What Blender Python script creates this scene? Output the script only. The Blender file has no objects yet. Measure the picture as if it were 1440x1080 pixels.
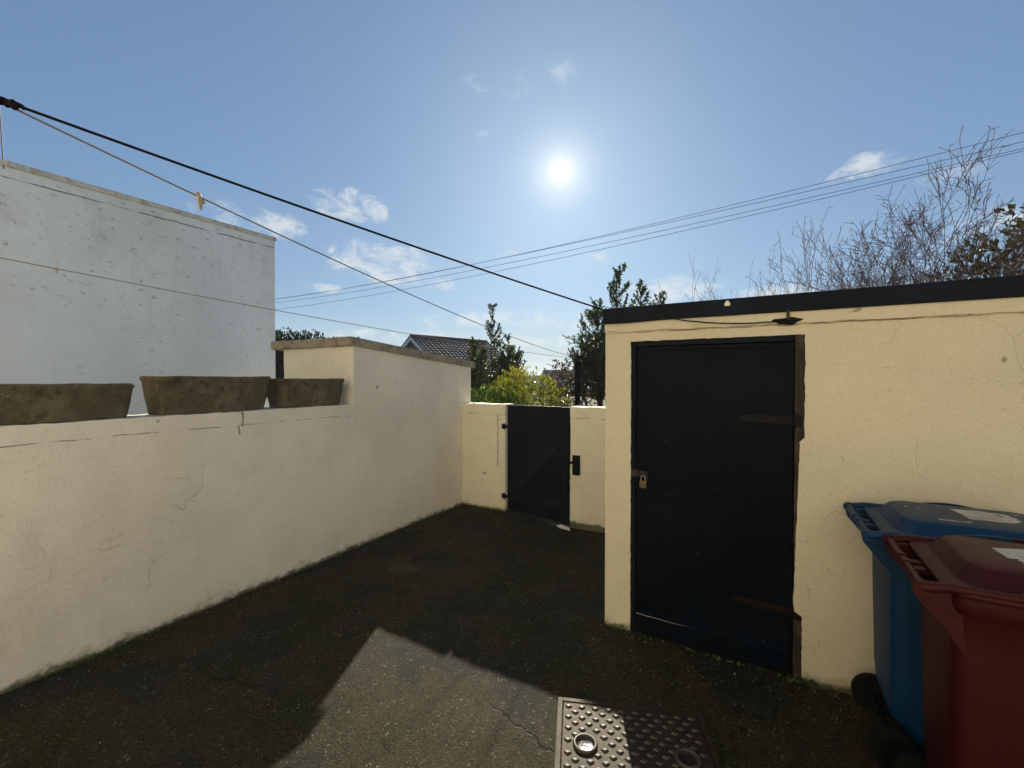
import bpy, bmesh, math, random
import numpy as np
from mathutils import Vector, Matrix, noise as mnoise

rnd = random.Random(7)
S = bpy.context.scene
COL = S.collection
R = math.radians

# ------------------------------------------------------------------ camera
F_PX = 620.0                      # focal length in pixels of a 1440 px wide frame
EYE = 1.65
YAW = R(30.0)
PITCH = math.atan(8 / F_PX)
cam_data = bpy.data.cameras.new("camera")
cam_data.sensor_width = 36.0
cam_data.lens = 36.0 * F_PX / 1440.0
cam_data.clip_start = 0.02
cam_data.clip_end = 20000
cam = bpy.data.objects.new("camera", cam_data)
COL.objects.link(cam)
cam.location = (0, 0, EYE)
cam.rotation_euler = (R(90) - PITCH, 0, YAW)
S.camera = cam
CM = Matrix.Rotation(YAW, 3, 'Z') @ Matrix.Rotation(R(90) - PITCH, 3, 'X')


def ray(px, py):
    return CM @ Vector(((px - 720) / F_PX, (540 - py) / F_PX, -1.0))


def on_v(px, py, v):
    d = ray(px, py); t = v / d.y
    return Vector((0, 0, EYE)) + d * t


def on_u(px, py, u):
    d = ray(px, py); t = u / d.x
    return Vector((0, 0, EYE)) + d * t


def on_z(px, py, z=0.0):
    d = ray(px, py); t = (z - EYE) / d.z
    return Vector((0, 0, EYE)) + d * t


def at(px, py, depth):
    return Vector((0, 0, EYE)) + ray(px, py) * depth


# ------------------------------------------------------------------ sun, sky, exposure
SUN_AZ = R(23.74)                 # to the left of +Y
SUN_EL = R(24.9)
SUN_DIR = Vector((-math.sin(SUN_AZ) * math.cos(SUN_EL), math.cos(SUN_AZ) * math.cos(SUN_EL), math.sin(SUN_EL)))
sun_data = bpy.data.lights.new("sun", 'SUN')
sun_data.energy = 5.0
sun_data.angle = R(0.5)
sun_data.color = (1.0, 0.90, 0.74)
sun = bpy.data.objects.new("sun", sun_data)
COL.objects.link(sun)
sun.location = (-4, 9, 12)
sun.rotation_euler = SUN_DIR.to_track_quat('Z', 'Y').to_euler()

S.view_settings.view_transform = 'Standard'
S.view_settings.look = 'None'
S.view_settings.gamma = 1.0
S.view_settings.use_curve_mapping = False
S.view_settings.exposure = 0.82
S.render.engine = 'CYCLES'
S.cycles.use_denoising = True
S.cycles.max_bounces = 8
S.cycles.diffuse_bounces = 5
S.cycles.sample_clamp_indirect = 8.0


class NT:
    """small helper to write node graphs"""
    def __init__(self, tree):
        self.t = tree
        tree.nodes.clear()

    def n(self, typ, ins=None, **props):
        nd = self.t.nodes.new(typ)
        for k, v in props.items():
            setattr(nd, k, v)
        for k, v in (ins or {}).items():
            s = nd.inputs[k]
            if isinstance(v, bpy.types.NodeSocket):
                self.t.links.new(v, s)
            else:
                s.default_value = v
        return nd

    def math(self, op, a, b=0.0, c=0.0, clamp=False):
        return self.n('ShaderNodeMath', {0: a, 1: b, 2: c}, operation=op, use_clamp=clamp).outputs[0]

    def vmath(self, op, a, b=(0, 0, 0)):
        nd = self.n('ShaderNodeVectorMath', {0: a, 1: b}, operation=op)
        return nd.outputs['Value'] if op in ('DOT_PRODUCT', 'LENGTH', 'DISTANCE') else nd.outputs[0]

    def scale(self, v, s):
        return self.vmath('MULTIPLY', v, s if not isinstance(s, (int, float)) else (s, s, s))

    def noise(self, vec, scale, detail=4.0, rough=0.55, dist=0.0, out=0):
        return self.n('ShaderNodeTexNoise', {'Vector': vec, 'Scale': scale, 'Detail': detail, 'Roughness': rough, 'Distortion': dist}).outputs[out]

    def vor(self, vec, scale, feature='F1', out='Distance', rand=1.0):
        return self.n('ShaderNodeTexVoronoi', {'Vector': vec, 'Scale': scale, 'Randomness': rand}, feature=feature).outputs[out]

    def step(self, x, a, b):
        """smooth 0..1 while x runs from a to b"""
        nd = self.n('ShaderNodeMapRange', {0: x, 1: a, 2: b, 3: 0.0, 4: 1.0}, interpolation_type='SMOOTHSTEP')
        return nd.outputs[0]

    def mix(self, f, a, b, blend='MIX'):
        nd = self.n('ShaderNodeMix', data_type='RGBA', blend_type=blend)
        for s, v in ((nd.inputs[0], f), (nd.inputs[6], a), (nd.inputs[7], b)):
            if isinstance(v, bpy.types.NodeSocket):
                self.t.links.new(v, s)
            elif isinstance(v, (int, float)):
                s.default_value = v
            else:
                s.default_value = (*v[:3], 1.0)
        return nd.outputs[2]

    def bump(self, h, strength, dist, normal=None):
        ins = {'Height': h, 'Strength': strength, 'Distance': dist}
        if normal is not None:
            ins['Normal'] = normal
        return self.n('ShaderNodeBump', ins).outputs[0]

    def xyz(self, v):
        return self.n('ShaderNodeSeparateXYZ', {0: v}).outputs


world = bpy.data.worlds.new("World")
S.world = world
world.use_nodes = True
w = NT(world.node_tree)
gen = w.n('ShaderNodeTexCoord').outputs['Generated']
dirn = w.vmath('NORMALIZE', gen)
sky = w.n('ShaderNodeTexSky', sky_type='NISHITA', sun_disc=False, sun_elevation=SUN_EL, sun_rotation=-SUN_AZ,
          altitude=60.0, air_density=1.0, dust_density=0.6, ozone_density=1.5)
# the phone compresses the sky's range: soften the physical sky a little
hs = w.n('ShaderNodeGamma', {0: sky.outputs[0], 1: 0.55}).outputs[0]
hs = w.mix(1.0, hs, (0.60, 0.865, 1.17), 'MULTIPLY')
dz = w.xyz(dirn)[2]
hs = w.mix(w.math('MULTIPLY', w.math('SUBTRACT', 1.0, w.step(dz, 0.0, 0.16)), 0.75), hs, (2.5, 3.25, 3.4))      # pale band of air at the horizon
# aureole and disc of the sun
cosd = w.vmath('DOT_PRODUCT', dirn, tuple(SUN_DIR))
ang = w.math('MULTIPLY', w.math('ARCCOSINE', w.math('MINIMUM', cosd, 0.999999)), 57.2958)
halo1 = w.math('EXPONENT', w.math('MULTIPLY', w.math('MULTIPLY', ang, ang), -1 / (2 * 2.4 ** 2)))
halo2 = w.math('EXPONENT', w.math('MULTIPLY', ang, -1 / 0.7))
disc = w.math('SUBTRACT', 1.0, w.step(ang, 0.5, 0.85))
glow = w.mix(1.0, (0, 0, 0), w.n('ShaderNodeVectorMath', {0: (2.0, 1.7, 1.2), 'Scale': halo1}, operation='SCALE').outputs[0], 'ADD')
glow = w.mix(1.0, glow, w.n('ShaderNodeVectorMath', {0: (5.5, 3.2, 0.8), 'Scale': halo2}, operation='SCALE').outputs[0], 'ADD')
glow = w.mix(1.0, glow, w.n('ShaderNodeVectorMath', {0: (16.0, 15.0, 13.0), 'Scale': disc}, operation='SCALE').outputs[0], 'ADD')
# clouds: small cumulus tufts in given directions, broken up by noise
cl_n = w.noise(w.scale(dirn, (1.0, 1.0, 1.7)), 17.0, 8.0, 0.66, 0.9)
cl_f = w.noise(w.scale(dirn, (1.0, 1.0, 1.6)), 5.0, 5.0, 0.55)
total = None
for (px, py, hw, hh, k) in [(535, 368, 85, 36, 1.0), (492, 290, 66, 28, 0.85), (385, 318, 48, 24, 1.0), (672, 122, 30, 26, 0.36),
                            (728, 118, 48, 28, 0.26), (785, 100, 34, 28, 0.22), (677, 186, 16, 11, 0.45), (1225, 231, 56, 22, 0.8), (1165, 250, 40, 14, 0.4),
                            (945, 408, 80, 24, 1.0), (1085, 414, 70, 16, 0.95), (1330, 245, 60, 18, 0.32), (836, 365, 28, 12, 0.75), (720, 356, 26, 10, 0.6),
                            (455, 405, 30, 9, 0.6), (740, 452, 190, 18, 0.70), (560, 472, 180, 12, 0.55), (770, 480, 160, 14, 0.6), (620, 395, 70, 18, 0.5), (330, 300, 60, 22, 0.6), (1120, 235, 30, 12, 0.3),
                            (1420, 320, 90, 40, 0.5)]:
    d0 = ray(px, py).normalized()
    r0 = Vector((d0.y, -d0.x, 0)).normalized()
    u0 = r0.cross(d0)
    L = ray(px, py).length
    a = w.math('MULTIPLY', w.vmath('DOT_PRODUCT', dirn, tuple(r0)), F_PX * L / hw / 1.0)
    dd = w.vmath('SUBTRACT', dirn, tuple(d0))
    b = w.math('MULTIPLY', w.vmath('DOT_PRODUCT', dd, tuple(u0)), F_PX * L / hh)
    a = w.math('MULTIPLY', w.vmath('DOT_PRODUCT', dd, tuple(r0)), F_PX * L / hw)
    q = w.math('ADD', w.math('MULTIPLY', a, a), w.math('MULTIPLY', b, b))
    front = w.math('GREATER_THAN', w.vmath('DOT_PRODUCT', dirn, tuple(d0)), 0.5)
    m = w.math('MULTIPLY', w.math('MULTIPLY', w.math('SUBTRACT', 1.0, w.math('MINIMUM', q, 1.0)), k), front)
    total = m if total is None else w.math('MAXIMUM', total, m)
cov = w.math('ADD', w.math('MULTIPLY', total, 0.50), w.math('MULTIPLY', w.math('SUBTRACT', cl_n, 0.5), 1.9))
cov = w.math('MULTIPLY', w.step(cov, 0.06, 0.62), w.step(total, 0.0, 0.40))
wisps = w.math('MULTIPLY', w.step(cl_f, 0.5, 0.8), w.math('SUBTRACT', 1.0, w.step(dz, 0.05, 0.45)))
hs = w.mix(w.math('MULTIPLY', wisps, 0.16), hs, (4.0, 4.4, 4.6))
hs = w.mix(w.math('MULTIPLY', cov, 0.70), hs, (4.4, 4.6, 4.65))
final = w.mix(1.0, hs, glow, 'ADD')
bg = w.n('ShaderNodeBackground', {0: final, 1: 0.1})
w.t.links.new(bg.outputs[0], w.n('ShaderNodeOutputWorld').inputs[0])


# ------------------------------------------------------------------ materials
def new_mat(name):
    m = bpy.data.materials.new(name)
    m.use_nodes = True
    g = NT(m.node_tree)
    out = g.n('ShaderNodeOutputMaterial')
    bs = g.n('ShaderNodeBsdfPrincipled')
    g.t.links.new(bs.outputs[0], out.inputs[0])
    g.bs, g.out = bs, out
    g.co = g.n('ShaderNodeTexCoord').outputs['Object']
    return m, g


def put(g, **kw):
    names = dict(color='Base Color', rough='Roughness', metal='Metallic', normal='Normal', spec='Specular IOR Level', coat='Coat Weight', sub='Subsurface Weight')
    for k, v in kw.items():
        s = g.bs.inputs[names[k]]
        if isinstance(v, bpy.types.NodeSocket):
            g.t.links.new(v, s)
        elif k == 'color':
            s.default_value = (*v[:3], 1.0)
        else:
            s.default_value = v


def render_mat(name, col, dark, warm=(0.46, 0.38, 0.24), joint=None, vcrack=(), axis='y', algae=0.5, cracks=0.8, patches=0.5):
    """old painted cement render: trowel marks, hairline cracks, flaking, algae at the foot"""
    m, g = new_mat(name)
    x, y, z = g.xyz(g.co)
    wob = g.noise(g.co, 2.2, 3.0, out=1)
    wv = g.vmath('ADD', g.co, g.scale(g.vmath('SUBTRACT', wob, (0.5, 0.5, 0.5)), 0.35))
    big = g.noise(g.co, 1.1, 4.0, 0.6)
    mid = g.noise(g.co, 6.0, 5.0, 0.6)
    fine = g.noise(g.co, 60.0, 4.0, 0.65)
    c = g.mix(g.step(big, 0.35, 0.7), col, [a * 0.88 for a in col])
    c = g.mix(g.math('MULTIPLY', g.step(mid, 0.5, 0.75), 0.14), c, warm)
    scr = g.math('MULTIPLY', g.step(g.noise(g.scale(wv, (1, 1, 4.5)), 17.0, 6.0, 0.75), 0.64, 0.69), g.step(g.noise(g.co, 4.5, 3.0), 0.40, 0.55))
    c = g.mix(g.math('MULTIPLY', scr, 0.38), c, dark)
    c = g.mix(g.math('MULTIPLY', g.step(fine, 0.50, 0.75), 0.20), c, dark)
    stn = g.math('MULTIPLY', g.step(g.noise(g.scale(g.co, (5, 5, 0.7)), 1.5, 5.0, 0.65), 0.54, 0.72), g.step(g.noise(g.co, 0.9, 3.0), 0.4, 0.6))
    c = g.mix(g.math('MULTIPLY', stn, 0.06), c, dark)             # faint run-off streaks
    chip = g.math('MULTIPLY', g.step(g.vor(wv, 3.7), 0.075, 0.045), g.step(g.xyz(g.vor(wv, 3.7, 'F1', 'Color'))[1], 0.80, 0.84))
    c = g.mix(g.math('MULTIPLY', chip, 0.55), c, dark)            # small chips
    # hairline cracks
    vd = g.vor(g.scale(wv, (1, 1, 1.35)), 2.6, 'DISTANCE_TO_EDGE')
    ck = g.math('SUBTRACT', 1.0, g.step(vd, 0.001, 0.005))
    ckm = g.math('MULTIPLY', ck, g.step(g.noise(g.co, 2.9, 4.0), 0.52, 0.64))
    vd2 = g.vor(g.scale(wv, (1, 1, 1.8)), 5.5, 'DISTANCE_TO_EDGE')
    ck2 = g.math('MULTIPLY', g.math('SUBTRACT', 1.0, g.step(vd2, 0.002, 0.009)), g.step(g.noise(g.vmath('ADD', g.co, (7, 3, 1)), 3.4, 4.0), 0.60, 0.68))
    crk = g.math('MAXIMUM', ckm, ck2)
    mask = g.math('MULTIPLY', crk, cracks)
    # coping joint
    if joint is not None:
        zz = g.math('ADD', z, g.math('MULTIPLY', g.math('SUBTRACT', g.noise(g.co, 5.0, 4.0), 0.5), 0.03))
        jl = g.math('SUBTRACT', 1.0, g.step(g.math('ABSOLUTE', g.math('SUBTRACT', zz, joint)), 0.001, 0.0048))
        jl = g.math('MULTIPLY', jl, g.step(g.noise(g.co, 5.3, 5.0, 0.65), 0.42, 0.58))
        mask = g.math('MAXIMUM', mask, jl)
        crk = g.math('MAXIMUM', crk, jl)
    ax = {'x': x, 'y': y}[axis]
    for (pos, z0, z1) in vcrack:
        aa = g.math('ADD', ax, g.math('MULTIPLY', g.math('SUBTRACT', g.noise(g.co, 9.0, 3.0), 0.5), 0.05))
        vl = g.math('SUBTRACT', 1.0, g.step(g.math('ABSOLUTE', g.math('SUBTRACT', aa, pos)), 0.002, 0.008))
        vl = g.math('MULTIPLY', vl, g.math('MULTIPLY', g.math('GREATER_THAN', z, z0), g.math('LESS_THAN', z, z1)))
        mask = g.math('MAXIMUM', mask, vl)
        crk = g.math('MAXIMUM', crk, vl)
    c = g.mix(g.math('MULTIPLY', mask, 0.8), c, dark)
    # flecks where paint has gone
    fl = g.math('MULTIPLY', g.step(g.noise(g.scale(g.co, (1, 1, 1.6)), 16.0, 5.0, 0.7), 0.67, 0.71), g.step(g.noise(g.co, 3.0, 2.0), 0.5, 0.62))
    c = g.mix(g.math('MULTIPLY', fl, patches), c, dark)
    # algae and splash dirt near the ground, in ragged tongues
    zn = g.math('SUBTRACT', z, g.math('MULTIPLY', g.noise(g.co, 10.0, 6.0, 0.72), 0.24))
    al = g.math('MULTIPLY', g.math('SUBTRACT', 1.0, g.step(zn, -0.125, -0.035)), g.step(g.noise(g.co, 3.3, 5.0, 0.65), 0.38, 0.60))
    c = g.mix(g.math('MULTIPLY', al, algae), c, (0.13, 0.145, 0.045))
    al2 = g.math('SUBTRACT', 1.0, g.step(g.math('SUBTRACT', z, g.math('MULTIPLY', g.noise(g.co, 14.0, 5.0, 0.7), 0.10)), -0.045, -0.01))
    c = g.mix(g.math('MULTIPLY', al2, 0.85), c, (0.03, 0.035, 0.012))
    # relief
    trow = g.math('MULTIPLY', g.noise(g.scale(wv, (1, 1, 2.4)), 9.0, 6.0, 0.62), g.math('ADD', 0.35, g.step(g.noise(g.co, 1.6, 4.0), 0.4, 0.65)))
    b1 = g.bump(trow, 0.34, 0.014)
    b1 = g.bump(g.noise(g.scale(wv, (1, 1, 1.9)), 26.0, 7.0, 0.7), 0.30, 0.006, b1)
    edge = g.step(g.noise(g.scale(wv, (1, 1, 1.5)), 4.0, 6.0, 0.7), 0.5, 0.53)
    lumps = g.step(g.noise(g.scale(wv, (1, 1, 3.2)), 21.0, 5.0, 0.7), 0.55, 0.62)
    b1 = g.bump(lumps, 0.20, 0.003, b1)
    b2 = g.bump(edge, 0.25, 0.003, b1)
    b3 = g.bump(fine, 0.25, 0.004, b2)
    b4 = g.bump(g.math('SUBTRACT', 1.0, crk), 0.6, 0.004, b3)
    put(g, color=c, rough=0.82, normal=b4, spec=0.3)
    return m


M_LEFT = render_mat('painted_render_white', (0.865, 0.80, 0.665), (0.10, 0.085, 0.06), joint=1.295, vcrack=((1.88, 1.285, 1.5), (1.855, 1.22, 1.295)), algae=0.6, cracks=0.5)
M_GATEWALL = render_mat('painted_render_gate', (0.88, 0.81, 0.61), (0.09, 0.075, 0.05), joint=1.20, vcrack=((-2.90, 0.55, 1.19),), axis='x', algae=0.5)
M_SHED = render_mat('painted_render_cream', (0.665, 0.60, 0.445), (0.10, 0.08, 0.045), warm=(0.60, 0.52, 0.36), joint=1.944, cracks=0.3, patches=0.35, algae=0.75)
M_HOUSE = render_mat('house_render', (0.86, 0.77, 0.58), (0.2, 0.17, 0.12), cracks=0.2, patches=0.1, algae=0.3)


def mat_neigh():
    m, g = new_mat('neighbour_render')
    x, y, z = g.xyz(g.co)
    big = g.noise(g.co, 0.9, 5.0, 0.6)
    streak = g.noise(g.scale(g.co, (1, 6, 0.5)), 1.6, 5.0, 0.6)
    c = g.mix(g.step(big, 0.3, 0.75), (0.66, 0.73, 0.805), (0.54, 0.60, 0.665))
    top = g.step(z, 1.4, 3.4)
    sp = g.noise(g.scale(g.co, (1, 1, 1.7)), 13.0, 6.0, 0.72)
    spm = g.math('MULTIPLY', g.step(sp, 0.57, 0.66), g.step(g.math('ADD', g.noise(g.co, 2.2, 4.0), g.math('MULTIPLY', top, 0.24)), 0.46, 0.66))
    sp2 = g.math('MULTIPLY', g.step(g.noise(g.scale(g.co, (1, 1, 2.6)), 24.0, 5.0, 0.7), 0.68, 0.73), g.math('MULTIPLY', top, g.step(g.noise(g.co, 1.7, 3.0), 0.42, 0.55)))
    c = g.mix(g.math('MULTIPLY', g.step(streak, 0.5, 0.8), 0.35), c, (0.45, 0.46, 0.46))
    c = g.mix(g.math('MULTIPLY', spm, 0.68), c, (0.22, 0.22, 0.21))
    gr = g.math('MULTIPLY', g.step(g.noise(g.scale(g.co, (1, 1, 0.8)), 3.5, 7.0, 0.75), 0.50, 0.68), g.step(z, 1.9, 3.4))
    c = g.mix(g.math('MULTIPLY', gr, 0.30), c, (0.25, 0.26, 0.26))
    c = g.mix(g.math('MULTIPLY', sp2, 0.9), c, (0.08, 0.08, 0.08))
    zz = g.math('ADD', z, g.math('MULTIPLY', g.math('SUBTRACT', g.noise(g.co, 6.0, 4.0), 0.5), 0.02))
    jl = g.math('MULTIPLY', g.math('SUBTRACT', 1.0, g.step(g.math('ABSOLUTE', g.math('SUBTRACT', zz, 3.285)), 0.002, 0.008)), g.step(g.noise(g.co, 2.4, 3.0), 0.36, 0.5))
    c = g.mix(g.math('MULTIPLY', jl, 0.9), c, (0.04, 0.04, 0.04))
    b = g.bump(g.noise(g.co, 28.0, 6.0, 0.65), 0.5, 0.012)
    put(g, color=c, rough=0.85, normal=b, spec=0.25)
    return m


def mat_ground():
    m, g = new_mat('yard_asphalt')
    wob = g.vmath('ADD', g.co, g.scale(g.vmath('SUBTRACT', g.noise(g.co, 3.0, 4.0, out=1), (0.5, 0.5, 0.5)), 0.3))
    big = g.noise(g.co, 0.9, 5.0, 0.6)
    mid = g.noise(wob, 3.2, 6.0, 0.6)
    c = g.mix(g.step(big, 0.35, 0.65), (0.034, 0.0285, 0.0125), (0.024, 0.022, 0.0105))
    c = g.mix(g.math('MULTIPLY', g.step(mid, 0.45, 0.66), 0.7), c, (0.023, 0.0245, 0.0055))      # moss film
    c = g.mix(g.math('MULTIPLY', g.step(g.noise(wob, 1.7, 5.0, 0.6), 0.58, 0.7), 0.5), c, (0.030, 0.020, 0.012))
    grey = g.step(g.noise(g.vmath('ADD', wob, (11, 4, 0)), 1.9, 4.0, 0.5), 0.52, 0.57)
    c = g.mix(g.math('MULTIPLY', grey, 0.6), c, (0.015, 0.0155, 0.015))
    grit = g.vor(g.co, 125.0, 'F1', 'Color')
    gv = g.xyz(grit)[0]
    c = g.mix(0.8, c, g.mix(1.0, c, g.n('ShaderNodeMapRange', {0: gv, 1: 0.0, 2: 1.0, 3: 0.3, 4: 1.8}).outputs[0], 'MULTIPLY'))
    pale = g.math('MULTIPLY', g.step(g.xyz(grit)[1], 0.94, 0.98), g.step(g.noise(g.co, 9.0, 2.0), 0.40, 0.60))
    c = g.mix(g.math('MULTIPLY', pale, 0.8), c, (0.16, 0.15, 0.12))
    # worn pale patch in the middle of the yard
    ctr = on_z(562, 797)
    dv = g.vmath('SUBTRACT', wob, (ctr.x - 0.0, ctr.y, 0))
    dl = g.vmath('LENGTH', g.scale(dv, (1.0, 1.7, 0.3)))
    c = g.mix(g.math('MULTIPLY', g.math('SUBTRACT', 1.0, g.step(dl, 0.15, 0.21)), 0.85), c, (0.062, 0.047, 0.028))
    # cracks
    vd = g.vor(wob, 0.9, 'DISTANCE_TO_EDGE')
    ck = g.math('MULTIPLY', g.math('SUBTRACT', 1.0, g.step(vd, 0.001, 0.007)), g.step(g.noise(g.co, 1.7, 3.0), 0.5, 0.56))
    c = g.mix(g.math('MULTIPLY', ck, 0.85), c, (0.012, 0.011, 0.008))
    h = g.math('ADD', g.vor(g.co, 230.0), g.math('MULTIPLY', g.noise(g.co, 90.0, 6.0, 0.75), 1.3))
    b = g.bump(h, 0.8, 0.0045)
    b = g.bump(g.noise(g.co, 8.0, 4.0), 0.3, 0.02, b)
    b = g.bump(g.math('SUBTRACT', 1.0, ck), 0.8, 0.006, b)
    put(g, color=c, rough=g.math('ADD', 0.58, g.math('MULTIPLY', mid, 0.25)), normal=b, spec=0.10)
    return m


def simple_mat(name, col, rough=0.6, metal=0.0, var=0.15, scale=8.0, bump=0.0, bscale=40.0, bdist=0.004, spec=0.5, dirt=None, dirt_amt=0.4, dscale=3.0):
    m, g = new_mat(name)
    nz = g.noise(g.co, scale, 5.0, 0.6)
    c = g.mix(g.step(nz, 0.3, 0.7), [a * (1 - var) for a in col], [min(1, a * (1 + var)) for a in col])
    if dirt:
        d = g.step(g.noise(g.co, dscale, 6.0, 0.68), 0.48, 0.7)
        c = g.mix(g.math('MULTIPLY', d, dirt_amt), c, dirt)
    kw = {}
    if bump:
        kw['normal'] = g.bump(g.noise(g.co, bscale, 5.0, 0.65), bump, bdist)
    put(g, color=c, rough=g.math('ADD', rough - 0.06, g.math('MULTIPLY', nz, 0.12)), metal=metal, spec=spec, **kw)
    return m


def mat_navy(name, wear=0.5, col=(0.0012, 0.0030, 0.0065), rough=0.5):
    """old dark blue gloss paint on wood, rubbed and flaking"""
    m, g = new_mat(name)
    grain = g.noise(g.scale(g.co, (14, 14, 1.0)), 3.0, 5.0, 0.6)
    big = g.noise(g.co, 1.6, 5.0, 0.6)
    c = g.mix(g.step(big, 0.35, 0.7), col, [a * 1.7 + 0.001 for a in col])
    c = g.mix(g.math('MULTIPLY', g.step(g.noise(g.co, 2.3, 5.0, 0.65), 0.5, 0.75), 0.5), c, (0.004, 0.0052, 0.0062))
    fl = g.math('MULTIPLY', g.step(g.noise(g.scale(g.co, (1, 1, 2.5)), 11.0, 6.0, 0.75), 0.60, 0.66), g.step(g.noise(g.co, 3.1, 3.0), 0.48, 0.58))
    c = g.mix(g.math('MULTIPLY', fl, wear), c, (0.045, 0.031, 0.023))
    sp = g.math('MULTIPLY', g.step(g.vor(g.co, 26.0, 'F1', 'Distance'), 0.13, 0.06), g.step(g.xyz(g.vor(g.co, 26.0, 'F1', 'Color'))[0], 0.93, 0.95))
    c = g.mix(g.math('MULTIPLY', sp, 0.6), c, (0.22, 0.22, 0.22))
    b = g.bump(grain, 0.25, 0.004)
    b = g.bump(fl, 0.5, 0.002, b)
    put(g, color=c, rough=g.math('ADD', rough, g.math('MULTIPLY', big, 0.2)), normal=b, spec=0.06)
    return m


def mat_wood(name, col, dark, scale=(10, 10, 1)):
    m, g = new_mat(name)
    gr = g.noise(g.scale(g.co, scale), 4.0, 6.0, 0.65)
    bl = g.noise(g.co, 6.0, 5.0, 0.7)
    c = g.mix(g.step(gr, 0.35, 0.65), dark, col)
    c = g.mix(g.math('MULTIPLY', g.step(bl, 0.45, 0.6), 0.75), c, (0.016, 0.016, 0.018))
    put(g, color=c, rough=0.85, normal=g.bump(gr, 0.6, 0.005), spec=0.25)
    return m


def mat_concrete(name, a, b_, dark, moss=(0.16, 0.125, 0.05), moss_amt=0.5, spots=0.6):
    m, g = new_mat(name)
    n1 = g.noise(g.co, 4.0, 6.0, 0.65)
    n2 = g.noise(g.co, 15.0, 6.0, 0.7)
    c = g.mix(g.step(n1, 0.35, 0.65), a, b_)
    c = g.mix(g.math('MULTIPLY', g.step(n2, 0.5, 0.68), 0.7), c, dark)
    c = g.mix(g.math('MULTIPLY', g.step(g.noise(g.co, 7.0, 5.0, 0.7), 0.5, 0.66), moss_amt), c, moss)
    c = g.mix(g.math('MULTIPLY', g.step(g.noise(g.vmath('ADD', g.co, (3, 5, 9)), 22.0, 5.0, 0.7), 0.64, 0.69), spots), c, (0.42, 0.40, 0.34))
    b = g.bump(n2, 1.0, 0.03)
    b = g.bump(g.noise(g.co, 70.0, 4.0, 0.7), 0.6, 0.005, b)
    put(g, color=c, rough=0.95, normal=b, spec=0.15)
    return m


def mat_leaf(name, c1, c2, trans=0.35, rough=0.35, c3=None):
    m, g = new_mat(name)
    n = g.noise(g.co, 2.5, 3.0)
    rn = g.n('ShaderNodeNewGeometry').outputs['Random Per Island']
    c = g.mix(g.step(n, 0.35, 0.65), c1, c2)
    c = g.mix(g.math('MULTIPLY', rn, 0.5), c, [a * 0.5 for a in c1])
    if c3:
        c = g.mix(g.step(rn, 0.8, 0.95), c, c3)
    put(g, color=c, rough=rough, spec=0.35)
    tr = g.n('ShaderNodeBsdfTranslucent', {0: g.mix(1.0, c, (1.6, 1.7, 0.7), 'MULTIPLY')})
    mx = g.n('ShaderNodeMixShader', {0: trans})
    g.t.links.new(g.bs.outputs[0], mx.inputs[1])
    g.t.links.new(tr.outputs[0], mx.inputs[2])
    g.t.links.new(mx.outputs[0], g.out.inputs[0])
    return m


def mat_plastic(name, col, fade):
    """sun-faded wheelie bin plastic with dust and scuffs"""
    m, g = new_mat(name)
    n = g.noise(g.co, 5.0, 5.0, 0.6)
    c = g.mix(g.step(n, 0.35, 0.7), col, [a * 0.85 for a in col])
    c = g.mix(g.math('MULTIPLY', g.step(g.noise(g.scale(g.co, (2, 2, 0.7)), 7.0, 6.0, 0.7), 0.55, 0.8), 0.08), c, fade)
    nrm = g.n('ShaderNodeNewGeometry').outputs['Normal']
    up = g.step(g.xyz(nrm)[2], 0.75, 1.0)                       # dust settles on level faces
    c = g.mix(g.math('MULTIPLY', up, g.math('ADD', 0.35, g.math('MULTIPLY', n, 0.35))), c, fade)
    sc = g.step(g.noise(g.scale(g.co, (40, 3, 3)), 5.0, 4.0, 0.7), 0.66, 0.72)
    c = g.mix(g.math('MULTIPLY', sc, 0.25), c, fade)
    put(g, color=c, rough=g.math('ADD', 0.42, g.math('MULTIPLY', n, 0.2)), normal=g.bump(g.noise(g.co, 160.0, 3.0), 0.12, 0.002), spec=0.2)
    return m


def mat_label():
    m, g = new_mat('worn_paper_label')
    x, y, z = g.xyz(g.co)
    tear = g.step(g.noise(g.scale(g.co, (3, 18, 1)), 6.0, 6.0, 0.7), 0.5, 0.6)
    blot = g.step(g.noise(g.co, 14.0, 5.0, 0.7), 0.42, 0.6)
    c = g.mix(blot, (0.55, 0.53, 0.47), (0.34, 0.31, 0.28))
    c = g.mix(g.math('MULTIPLY', tear, 0.5), c, (0.22, 0.2, 0.19))
    put(g, color=c, rough=0.35, spec=0.5)
    return m


def mat_iron():
    m, g = new_mat('cast_iron_cover')
    n = g.noise(g.co, 7.0, 6.0, 0.65)
    f = g.noise(g.co, 60.0, 5.0, 0.7)
    c = g.mix(g.step(n, 0.35, 0.65), (0.030, 0.024, 0.016), (0.019, 0.0155, 0.011))
    c = g.mix(g.math('MULTIPLY', g.step(f, 0.5, 0.7), 0.6), c, (0.014, 0.011, 0.008))
    c = g.mix(g.math('MULTIPLY', g.step(g.noise(g.co, 11.0, 5.0, 0.7), 0.55, 0.68), 0.5), c, (0.05, 0.026, 0.013))
    put(g, color=c, rough=g.math('ADD', 0.48, g.math('MULTIPLY', f, 0.3)), metal=0.0, normal=g.bump(f, 0.45, 0.003), spec=0.28)
    g.bs.inputs['Specular Tint'].default_value = (1.0, 0.84, 0.62, 1.0)
    return m


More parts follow.
